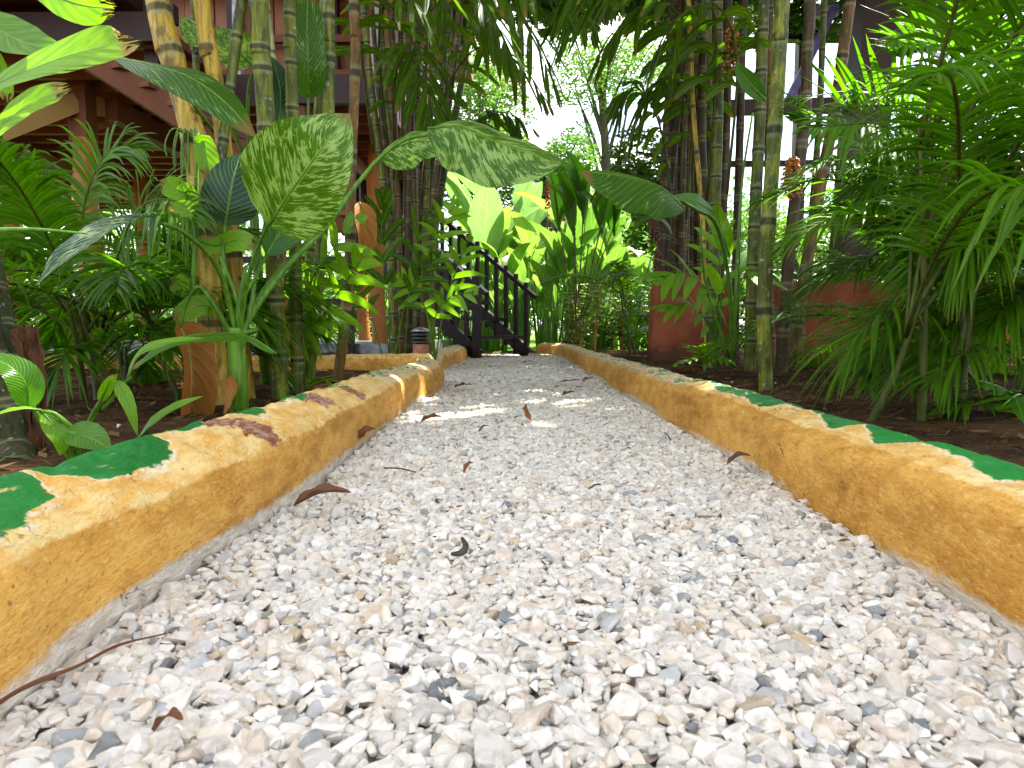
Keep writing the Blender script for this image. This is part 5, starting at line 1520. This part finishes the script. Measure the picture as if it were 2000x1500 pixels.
# ------------------------------------------------------------------ clay lamp
lb = gnd(822, 697, 0.10)
lb = Vector((lb.x, lb.y, 0.06))
th = thing('garden_lamp', 'small clay path lamp with a louvred dark metal head, near the dark stair', 'lamp', lb)
s = lb.y / F
def lathe(prof, mat, nm, n=20):
    mb = MB()
    vs_ = []
    for r, z in prof:
        for j in range(n):
            a = 2 * math.pi * j / n
            vs_.append(lb + Vector((r * math.cos(a), r * math.sin(a), z)))
    fs = [(i * n + j, i * n + (j + 1) % n, (i + 1) * n + (j + 1) % n, (i + 1) * n + j) for i in range(len(prof) - 1) for j in range(n)]
    fs.append(tuple(range(n))[::-1]); fs.append(tuple((len(prof) - 1) * n + j for j in range(n)))
    mb.add(vs_, fs)
    return mb.build(nm, M[mat], th, True)
rb = 15 * s
z0 = at(822, 672, lb.y).z - lb.z
lathe([(rb * .95, 0), (rb, z0 * .5), (rb * 1.02, z0), (rb * .8, z0 + .001)], 'pot', 'base')
zt = at(822, 640, lb.y).z - lb.z
hh = zt - z0
lathe([(rb * .62, z0), (rb * .62, z0 + hh * .8)], 'fabric', 'core')
for k in range(3):
    zz = z0 + hh * (.12 + .22 * k)
    lathe([(rb * .7, zz + .012), (rb * 1.22, zz - .006), (rb * 1.24, zz), (rb * .7, zz + .022)], 'lamp_metal', 'louvre')
lathe([(rb * 1.25, z0 + hh * .76), (rb * 1.28, z0 + hh * .80), (rb * .9, z0 + hh * .93), (rb * .35, z0 + hh * 1.02), (rb * .05, z0 + hh * 1.04)], 'galv', 'cap')

# ------------------------------------------------------------------ sunlit garden beyond the arch
def paddle(kind, k):
    rg = random.Random(k * 13 + len(kind))
    mbs, mbl = MB(), []
    nl = rg.randint(5, 8)
    for i in range(nl):
        a = rg.random() * 6.28
        lean = rg.uniform(.12, .45) if kind != 'banana' else rg.uniform(.1, .3)
        hs = rg.uniform(.5, 1.2) * (1.35 if kind == 'banana' else 1)
        ll = rg.uniform(.55, .9) * (1.45 if kind == 'banana' else 1)
        D = Vector((math.cos(a), math.sin(a), 0))
        p0, p1 = Vector((0, 0, 0)) + D * .04, D * lean * hs * .6 + UP * hs
        tube(mbs, catmull([p0, p0.lerp(p1, .5) + D * -.02, p1], 7), [.016, .015, .013, .011, .009, .008, .006], 6, 0, rg.random())
        q = [p1 + D * (lean * ll * x + .28 * ll * x * x) + UP * (ll * x * (1 - .32 * x * (1 + lean))) for x in [j / 13 for j in range(14)]]
        w_ = ll * (.17 if kind == 'banana' else .125)
        mb = MB()
        blade(mb, q, prof_leaf(14, w_), (UP * .9 - D * .7).normalized() + Vector((rg.uniform(-.4, .4), rg.uniform(-.4, .4), 0)), 3, .25, 0, rg.random(), .1, .1)
        mbl.append(mb)
    return mbs, mbl
PADP = {}
LAST = [None]
GROUP_BG = 0
ROWS = []
def row_labels():
    for what, where in {(a, b) for a, b, o_ in ROWS}:
        os_ = [o_ for a, b, o_ in ROWS if (a, b) == (what, where)]
        os_.sort(key=lambda o_: o_.location.y)
        k = 0
        rows = ['front', 'second', 'third', 'fourth', 'fifth', 'rear']
        per = max(6, -(-len(os_) // 6))
        while os_:
            r_, os_ = os_[:per], os_[per:]
            r_.sort(key=lambda o_: o_.location.x / o_.location.y)
            for i, o_ in enumerate(r_):
                o_['label'] = '%s %s, %s from the left in the %s row' % (what, where, ORD[i], rows[min(k, 5)])
            k += 1
def plant_bg(name, lab, cat, loc, sc_, k, mat, kind='heli', group=None, rz=0.0):
    key = (kind, k, mat)
    if key not in PADP:
        mbs, mbl = paddle(kind, k)
        s_ = mbs.build('stems', M['stalk']); me_s = s_.data; bpy.data.objects.remove(s_)
        ms = []
        for m_ in mbl:
            o = m_.build('leaf', M[mat]); ms.append(o.data); bpy.data.objects.remove(o)
        PADP[key] = (me_s, ms)
    th = thing(name, lab, cat, loc, group)
    th.rotation_euler.z = rz
    LAST[0] = th
    th.scale = (sc_,) * 3
    me_s, ms = PADP[key]
    for nm, me in [('stems', me_s)] + [('leaf', m_) for m_ in ms]:
        o = bpy.data.objects.new(nm, me); COL.objects.link(o); o.parent = th
    return th
rg = random.Random(99)
GH = 'broad leaved ginger plants massed in the sun beyond the stair'
for i in range(56):
    y = 8.6 + (i % 6) * 1.0 + rg.uniform(-.4, .4)
    x = (rg.uniform(-.12, .26)) * y
    if y < 9.8 and x < .3:
        y += 1.6
    plant_bg('ginger_plant', '', 'ginger plant', (x, y, -.08), rg.uniform(.75, 1.4), i % 4, 'heli', 'heli', GH, rg.random() * 6)
    ROWS.append(('light green ginger plant', 'beyond the stair', LAST[0]))
for i, (px, y, s_) in enumerate(((945, 10.5, 1.35), (1010, 12, 1.5), (985, 10.3, .8), (1160, 11.5, 1.5), (1210, 12, 1.3), (1180, 10.2, 1.15))):
    p = at(px, 600, y)
    plant_bg('banana_plant', ['pale banana plant with the tallest leaf left of the sky gap', 'pale banana plant in the middle behind the red flower spike', 'low pale banana plant just behind the stair rail', 'pale banana plant whose leaf rises under the sky gap', 'pale banana plant behind the speckled leaf', 'short pale banana plant right of the red flower spike'][i],
             'banana plant', (p.x, y, -.1), s_, 5 + i % 2, 'heli_pale', 'banana', None, i * 1.3)
# left far and right far greenery
GL = 'leafy plants seen through the gaps below the house'
for i in range(26):
    y = 11.2 + rg.uniform(0, 3)
    x = rg.uniform(-.75, -.12) * y
    plant_bg('ginger_plant', '', 'ginger plant', (x, y, -.08), rg.uniform(.9, 1.5), i % 4, 'heli', 'heli', GL, rg.random() * 6)
    ROWS.append(('leafy plant', 'behind the raised house', LAST[0]))
GR = 'leafy plants behind the pavilion'
for i in range(30):
    y = 7.6 + rg.uniform(0, 5)
    x = rg.uniform(.25, .85) * y
    plant_bg('ginger_plant', '', 'ginger plant', (x, y, -.08), rg.uniform(.6, 1.15), i % 4, 'heli', 'heli', GR, rg.random() * 6)
    ROWS.append(('leafy plant', 'behind the open pavilion', LAST[0]))
# the darker ginger clump right of the opening
th = thing('ginger_clump', 'dark ginger clump with many thin brown stems, right of the sunlit opening', 'ginger plant', gnd(1125, 665, 0.0))
for i in range(9):
    x1 = rg.uniform(1090, 1200)
    Y = rg.uniform(7.2, 8.2)
    st = [(1118 + rg.uniform(-22, 22), 672, Y), (1125 + (x1 - 1125) * .3, 600, Y), (1125 + (x1 - 1125) * .65, 510, Y), (x1, rg.uniform(390, 450), Y)]
    s_ = pstalk(th, 'stem', st, .011, .006, M['cane_mid'])
    e = st[-1]
    for j in range(2):
        a = rg.uniform(-1, 1)
        l_ = rg.uniform(70, 120)
        pleaf(s_, 'leaf', M['green'], [(e[0], e[1] + 20 * j, Y), (e[0] + a * 16, e[1] - l_ * .4, Y), (e[0] + a * 34, e[1] - l_ * (.8 - .15 * abs(a)), Y - .1), (e[0] + a * 58, e[1] - l_ * (1.1 - .35 * abs(a)), Y - .15)], rg.uniform(9, 15), n=12, nv=3, fold=.3, hint=CP((e[0], e[1], Y), .5, rg.uniform(-.5, .5)))
# red spike and orange bracts
p = at(1070, 380, 8.6)
th = thing('flower_spike', 'upright red flower spike rising from the pale leaves', 'flower', (p.x, 8.6, -.05))
mb = MB(); tube(mb, catmull([Vector((p.x, 8.6, -.05)), Vector((p.x - .02, 8.6, .8)), at(1070, 410, 8.6)], 10), .008, 6); mb.build('stem', M['stalk'], th)
mb = MB()
for k in range(60):
    q = at(1070 + R_.uniform(-5, 5) * (1 - k / 90), 408 - k * .95, 8.6) + Vector((0, R_.uniform(-.02, .02), 0))
    v, f = IC[1]
    mb.add([q + Vector(x) * .014 for x in v.tolist()], f.tolist())
mb.build('petals', M['flower'], th)
p = at(1105, 420, 8.8)
th = thing('heliconia_flower', 'orange heliconia flower just right of the red spike', 'flower', (p.x, 8.8, -.05))
mb = MB(); tube(mb, catmull([Vector((p.x, 8.8, -.05)), at(1103, 440, 8.8)], 6), .009, 6); mb.build('stem', M['stalk'], th)
mb = MB()
for k in range(5):
    s_ = 1 if k % 2 else -1
    blade(mb, catmull([at(1103, 432 - k * 9, 8.8), at(1103 + s_ * 10, 420 - k * 10, 8.8), at(1103 + s_ * 16, 400 - k * 9, 8.8)], 8), [.02, .03, .032, .03, .025, .018, .01, .002], Vector((0, -1, .2)), 2, .6, 0, .5)
mb.build('bracts', M['flower_orange'], th)
# young plants with slim stems, bright background right under the arch
GS = 'slender bright shrubs low beyond the kerbs'
for i in range(26):
    Y = rg.uniform(7.2, 10.5)
    px = rg.uniform(1120, 1300) if i % 3 else rg.uniform(560, 860)
    p = at(px, 650, Y)
    th = thing('slender_shrub', '', 'shrub', (p.x, Y, -.05), GS)
    ROWS.append(('slender bright shrub', 'low beyond the kerbs', th))
    st, lf = MB(), MB()
    for j in range(6):
        a = rg.random() * 6.28
        h = rg.uniform(.35, .9)
        e = Vector((p.x + math.cos(a) * .18, Y + math.sin(a) * .18, h))
        pts = catmull([Vector((p.x, Y, -.06)), Vector((p.x, Y, h * .5)).lerp(e, .3), e], 8)
        tube(st, pts, .006, 5, 0, rg.random())
        for q in range(2, 8):
            for z in range(3):
                b = rg.random() * 6.28
                D = Vector((math.cos(b), math.sin(b), .35)).normalized()
                l_ = rg.uniform(.08, .17)
                c = pts[q]
                blade(lf, [c, c + D * l_ * .35, c + D * l_ * .7 - UP * .012, c + D * l_ - UP * .035], [.002, l_ * .16, l_ * .13, .001], UP + Vector((rg.uniform(-.5, .5), rg.uniform(-.8, .2), 0)), 1, .2, 0, rg.random())
    st.build('stems', M['cane_yellow'], th)
    lf.build('foliage', M['heli'], th)

# ------------------------------------------------------------------ trees
def leafcloud(centers, n, size, rg, flat=0.6):
    """numpy leaves: pointed folded rhombs; centers = (x, y, z, r) ; returns V, F, uv, rnd"""
    C_ = np.array(centers)
    wts = C_[:, 3] ** 2.2
    idx = rg.choice(len(C_), n, p=wts / wts.sum())
    d = rg.normal(size=(n, 3)); d /= np.linalg.norm(d, axis=1)[:, None]
    rr = C_[idx, 3] * rg.uniform(0.35, 1.0, n) ** 0.6
    P_ = C_[idx, :3] + d * rr[:, None] * np.array([1, 1, .75])
    R = rot_rand(n, rg)
    s = size * rg.uniform(.6, 1.25, n)
    base = np.array([[0, -.5, 0], [.24, -.02, .05], [0, .5, -.04], [-.24, -.02, .05], [0, 0, -.02]])
    V = np.einsum('nij,kj->nki', R, base) * s[:, None, None]
    V[:, :, 2] *= flat
    V = V + P_[:, None, :]
    f = np.array([[0, 1, 4], [1, 2, 4], [2, 3, 4], [3, 0, 4]])
    Fc = (f[None] + (np.arange(n) * 5)[:, None, None]).reshape(-1, 3)
    uv = np.tile(np.array([[0.3, 0], [1, .5], [.3, 1], [-1, .5], [.3, .5]]), (n, 1))
    rnd = np.repeat(np.clip(rg.random(n) * .6 + (rg.random(len(C_))[idx]) * .4, 0, 1), 5)
    return V.reshape(-1, 3), Fc, uv, rnd, P_
def tree(name, lab, base, h, crown, n, size, mat, seed, tr=0.12, cat='tree', keep=None, group=None):
    rg = np.random.default_rng(seed)
    th = thing(name, lab, cat, base, group)
    b = Vector(base)
    mb = MB()
    top = b + Vector((rg.uniform(-.3, .3), rg.uniform(-.3, .3), h))
    T_ = catmull([b - UP * .1, b.lerp(top, .5) + Vector((rg.uniform(-.2, .2), 0, 0)), top], 16)
    tube(mb, T_, [tr * (1.25 - .75 * i / 15) for i in range(16)], 10, 0, .5)
    mb.build('trunk', M['bark'], th)
    lm = MB()
    for c in (crown if keep is None else crown[::5]):
        s_ = T_[int(rg.integers(7, 14))]
        e = Vector(c[:3])
        if keep is not None and insun([tuple(s_.lerp(e, q / 20)) for q in range(21)], .05):
            continue
        tube(lm, catmull([s_, s_.lerp(e, .5) + UP * float(rg.uniform(0, .3)), e], 9), [tr * .38 * (1 - .8 * i / 8) for i in range(9)], 6, 0, .5)
    lm.build('branches', M['bark'], th)
    V, Fc, uv, rn, P_ = leafcloud(crown, n, size, rg)
    if keep is not None:
        k = keep(P_)
        kk = np.repeat(k, 4)
        Fc = Fc[kk]
    o = mesh_np('crown', V - np.array(base), Fc, M[mat], uv=uv, rnd=rn, smooth=False)
    o.parent = th
    return th
def blobs(px0, px1, py0, py1, Y, n, r, seed, dy=1.0):
    g_ = random.Random(seed)
    out = []
    for i in range(n):
        y = Y + g_.uniform(-dy, dy)
        p = at(g_.uniform(px0, px1), g_.uniform(py0, py1), y)
        out.append((p.x, p.y, p.z, r * g_.uniform(.6, 1.3)))
    return out
# trees seen in the opening; positions chosen in metres round the gap of sky
def treeat(lab, px0, px1, py0, py1, Y, nb, r, n, size, mat, seed, tr=.14, dy=1.0):
    c = at((px0 + px1) / 2, 650, Y)
    tree('garden_tree', lab, (c.x, Y, -.1), max(1.5, at(500, (py0 + py1) / 2, Y).z), blobs(px0, px1, py0, py1, Y, nb, r, seed, dy), n, size, mat, seed, tr)
treeat('small leaved bright tree left of the sky gap, behind the banana leaves', 880, 1010, 110, 330, 15, 14, .75, 9000, .13, 'bg', 1)
treeat('bright leafy tree under the sky gap, in the centre behind the arch', 1000, 1140, 250, 400, 14, 14, .5, 7000, .11, 'bg', 2)
treeat('leafy branches of the tree above and right of the sky gap', 1110, 1260, 80, 180, 16, 10, .75, 6000, .12, 'bg', 3)
treeat('dark bushy tree right of the opening, behind the speckled leaf', 1235, 1330, 250, 470, 6.9, 9, .26, 3600, .085, 'bg', 4, dy=.4)
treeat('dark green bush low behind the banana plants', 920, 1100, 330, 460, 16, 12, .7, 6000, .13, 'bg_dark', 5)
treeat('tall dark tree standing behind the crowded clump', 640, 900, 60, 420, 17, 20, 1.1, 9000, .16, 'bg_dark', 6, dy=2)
treeat('bright leafy tree behind the raised house', 200, 600, 330, 560, 18, 22, 1.2, 10000, .16, 'bg', 7, dy=2)
treeat('bright leafy tree behind the log posts at far left', -200, 260, 330, 560, 17, 20, 1.2, 9000, .16, 'bg', 8, dy=2)
treeat('leafy tree low behind the pavilion rail, under the white sky', 1430, 1760, 400, 540, 13, 18, .8, 9000, .13, 'bg', 9, dy=1.5)
treeat('leafy tree behind the glowing palm fronds at the far right', 1780, 2150, 240, 560, 12, 22, .95, 11000, .14, 'bg', 10, dy=1.5)
treeat('broad bright tree far behind the end of the path', 960, 1300, 420, 600, 22, 18, 1.6, 9000, .22, 'bg', 12, dy=2)
def hedge(name, lab, x0, x1, y, z1, n, mat, seed, size=.14):
    rg = np.random.default_rng(seed)
    V, Fc, uv, rn, P_ = leafcloud([(x, y + rg.uniform(-.5, .5), rg.uniform(.2, z1), .8) for x in np.arange(x0, x1, .5)], n, size, rg)
    o = mesh_np(name, V, Fc, M[mat], uv=uv, rnd=rn, smooth=False)
    tag(o, lab, 'undergrowth', kind='stuff')
hedge('undergrowth', 'continuous sunlit undergrowth closing the view behind everything', -26, 26, 24, 2.0, 26000, 'bg', 71, .28)
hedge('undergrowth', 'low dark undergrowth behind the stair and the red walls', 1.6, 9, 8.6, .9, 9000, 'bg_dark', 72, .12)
hedge('undergrowth', 'low undergrowth beneath and behind the raised house', -12, -1.2, 12.2, .9, 12000, 'bg', 73, .14)

# ------------------------------------------------------------------ unseen shade tree, added above the picture and shaped to block the sun
def keepf(P_):
    k = np.ones(len(P_), bool)
    for t_, r in spots:
        k &= ~onray(P_, t_, r + .06)
    return k
cr = []
g_ = random.Random(4)
for ix in range(9):
    for iy in range(11):
        x = -1.6 + ix * .78 + g_.uniform(-.2, .2)
        y = .9 + iy * .78 + g_.uniform(-.2, .2)
        cr.append((x, y, 4.5 + g_.uniform(-.25, .35), .62))
for gx_, gy_ in ((-.13, .98), (.1, 1.5), (.2, .7), (-.2, .5), (.3, 1.2), (.1, .3), (.35, 2.0)):  # extra leaf clumps added to stop stray sun on the near gravel
    cr += [(gx_ + 2.25, gy_ + 2.03, 4.5, .55)] * 2
tree('added_shade_tree', 'unseen shade tree added above the palms, its canopy shaped to hold off the sun', (5.4, 3.0, 0), 4.0, cr, 76000, .20, 'bg_dark', 33, .2, keep=keepf)

# ------------------------------------------------------------------ litter
rg2 = np.random.default_rng(8)
n = 12000
X = np.concatenate([rg2.uniform(-4.5, -.58, n), rg2.uniform(.64, 4.6, n)])
Y = rg2.uniform(.6, 7.5, 2 * n)
Z = gz(X, Y) + .008
R = rot_rand(2 * n, rg2)
s = rg2.uniform(.012, .055, 2 * n)
base = np.array([[0, -.5, 0], [.2, 0, .04], [0, .5, 0], [-.2, 0, .04]])
thin = rg2.random(2 * n) < .5
V = base[None] * np.stack([np.where(thin, .22, 1), np.where(thin, 1.6, 1), np.ones(2 * n)], 1)[:, None, :] * s[:, None, None]
V = np.einsum('nij,nkj->nki', R, V)
V[:, :, 2] *= .35
V = V + np.stack([X, Y, Z], 1)[:, None]
Fc = (np.array([[0, 1, 2], [0, 2, 3]])[None] + (np.arange(2 * n) * 4)[:, None, None]).reshape(-1, 3)
o = mesh_np('leaf_litter', V.reshape(-1, 3), Fc, M['litter'], uv=np.tile(np.array([[.3, 0], [1, .5], [.3, 1], [-1, .5]]), (2 * n, 1)), rnd=np.repeat(rg2.random(2 * n) * .6, 4), smooth=False)
tag(o, 'brown scraps of leaf and twig strewn on the dark soil', 'leaf litter', kind='stuff')
n = 150
Y = rg2.uniform(.5, 6.5, n)
e = rg2.random(n) < .45
X = np.where(e, np.where(rg2.random(n) < .5, np.interp(Y, LINy, LINx) + rg2.uniform(.01, .05, n), np.interp(Y, RINy, RINx) - rg2.uniform(.01, .05, n)), rg2.uniform(-.33, .42, n))
thin = rg2.random(n) < .55
V = base[None] * np.stack([np.where(thin, .2, 1.2), np.where(thin, 1.7, 1), np.ones(n) * 1.6], 1)[:, None, :] * rg2.uniform(.006, .022, n)[:, None, None]
V = np.einsum('nij,nkj->nki', rot_rand(n, rg2), V)
V[:, :, 2] *= .4
V = V + np.stack([X, Y, np.full(n, .010)], 1)[:, None]
Fc = (np.array([[0, 1, 2], [0, 2, 3]])[None] + (np.arange(n) * 4)[:, None, None]).reshape(-1, 3)
o = mesh_np('leaf_litter', V.reshape(-1, 3), Fc, M['litter'], uv=np.tile(np.array([[.3, 0], [1, .5], [.3, 1], [-1, .5]]), (n, 1)), rnd=np.repeat(rg2.random(n) * .5, 4), smooth=False)
tag(o, 'tiny brown crumbs of leaf scattered over the gravel', 'leaf litter', kind='stuff')
# pebbles on the soil
for i, (px, py, r) in enumerate(((183, 822, .010), (232, 823, .009), (1492, 742, .012), (1430, 740, .008), (1515, 745, .007), (1783, 738, .009))):
    p = gnd(px, py, .06)
    V = PROT[3][i] * r * (1.3, 1.1, .9) if False else PROT[3][i] * r
    o = mesh_np('pebble', V, IC[3][1], M['stone'], np.tile(np.array([[.62, .6, .55]]), (len(V), 1)))
    o.location = (p.x, p.y, float(gz(p.x, p.y)) + r * .4)
    tag(o, ['left of two pale pebbles on the soil under the left palms', 'right of two pale pebbles on the soil under the left palms', 'pale pebble on the soil beside the lichen blotched cane', 'pale pebble under the small lime seedling', 'tiny pale pebble on the soil right of the lichen blotched cane', 'grey pebble by the foot of the orange red wall'][i], 'pebble')

# fallen leaves and twigs on the gravel
def fallen(lab, px, py, ln, wd, yaw, tilt=0.15, roll=0.3, curl=.8, rnd=.4, z=.018, mat='fallen', nm='fallen_leaf', cat='fallen leaf'):
    p = gnd(px, py, z)
    D = Vector((math.cos(yaw), math.sin(yaw), tilt)).normalized()
    pts = catmull([p - D * ln / 2, p + UP * .012 * curl, p + D * ln / 2 + UP * .01 * curl], 14)
    mb = MB()
    blade(mb, pts, prof_leaf(14, wd / 2), UP + Vector((roll, -roll, 0)), 3, .5 * curl, 0, rnd, .15, 0)
    o = mb.build(nm, M[mat], None, True, tuple(p))
    return tag(o, lab, cat)
fallen('reddish brown rolled leaf lying by the foot of the left kerb', 630, 985, .085, .03, .12, .05, .1, 1.4, .05, .022)
fallen('brown leaf standing up at mid path, orange in the sun spots', 1032, 806, .06, .052, 1.9, 1.0, -1.5, .5, .7, .03)
fallen('orange leaf lying among the sun spots near the left kerb', 843, 822, .065, .04, .1, .1, -.3, .8, .9, .022)
fallen('small brown leaf against the foot of the left kerb', 716, 852, .045, .03, .3, .3, .3, 1, .2, .025)
fallen('dark curled leaf at the foot of the right kerb', 1443, 905, .045, .02, -.4, .2, .3, 1.2, 0, .02)
fallen('dull brown leaf flat on the far path, left of centre', 905, 755, .09, .06, .2, .05, 0, .6, .3, .02)
fallen('long brown leaf flat on the far path, right of centre', 1115, 746, .14, .035, .15, .05, 0, .6, .35, .02)
fallen('brown leaf at the right end of the long one on the far path', 1150, 742, .07, .05, .5, .1, 0, .6, .8, .02)
fallen('purplish brown leaf behind the standing leaf', 1112, 771, .07, .05, .3, .12, 0, .6, .1, .02)
fallen('dark leaf near the far end of the path', 1030, 708, .12, .05, .1, .05, 0, .6, 0, .02)
fallen('small dark leaf scrap in the middle of the path, left of the standing leaf', 945, 842, .03, .012, .5, .2, 0, 1, 0, .02)
fallen('small rust brown scrap in the centre of the gravel', 916, 920, .022, .016, .5, .4, 0, 1, .3, .02)
fallen('small brown sliver near the left kerb on the pale stones', 612, 1052, .02, .012, .9, .2, 0, 1, 0, .018, 'dark') if False else None
fallen('brown scrap of leaf between the front stones', 330, 1432, .024, .011, -.3, .1, 0, 1, .2, .014)
th_p = catmull([gnd(883, 1082, .022), gnd(900, 1080, .026), gnd(910, 1068, .03), gnd(903, 1052, .028)], 12)
mb = MB(); tube(mb, th_p, [.002 + .002 * math.sin(math.pi * (i + .5) / 12) for i in range(12)], 7, 0, .3)
tag(mb.build('twig', M['bark'], None, True, tuple(th_p[0])), 'short curled dark twig in the middle of the gravel', 'twig')
th_p = catmull([gnd(-60, 1420, .02), gnd(40, 1352, .026), gnd(150, 1305, .030), gnd(235, 1262, .028), gnd(335, 1236, .022)], 30)
mb = MB(); blade(mb, th_p, [.003 * (1 - .8 * i / 29) + .0006 for i in range(30)], UP, 2, .8, 0, .1, .2)
tag(mb.build('dry_frond_strip', M['fallen'], None, True, tuple(th_p[0])), 'long thin reddish brown strip lying across the nearest stones at left', 'dry leaf strip')
for lab, a_, b_ in (('thin straight twig lying left of centre on the gravel', (750, 914), (812, 922)), ('thin twig lying by the right kerb', (1298, 845), (1310, 860)), ('thin pale twig right of centre on the gravel', (1150, 955), (1172, 946))):
    q = [gnd(*a_, .02), gnd(*b_, .022)]
    mb = MB(); tube(mb, catmull([q[0], q[0].lerp(q[1], .5) + UP * .003, q[1]], 6), .0014, 5)
    tag(mb.build('twig', M['bark'], None, True, tuple(q[0])), lab, 'twig')

row_labels()
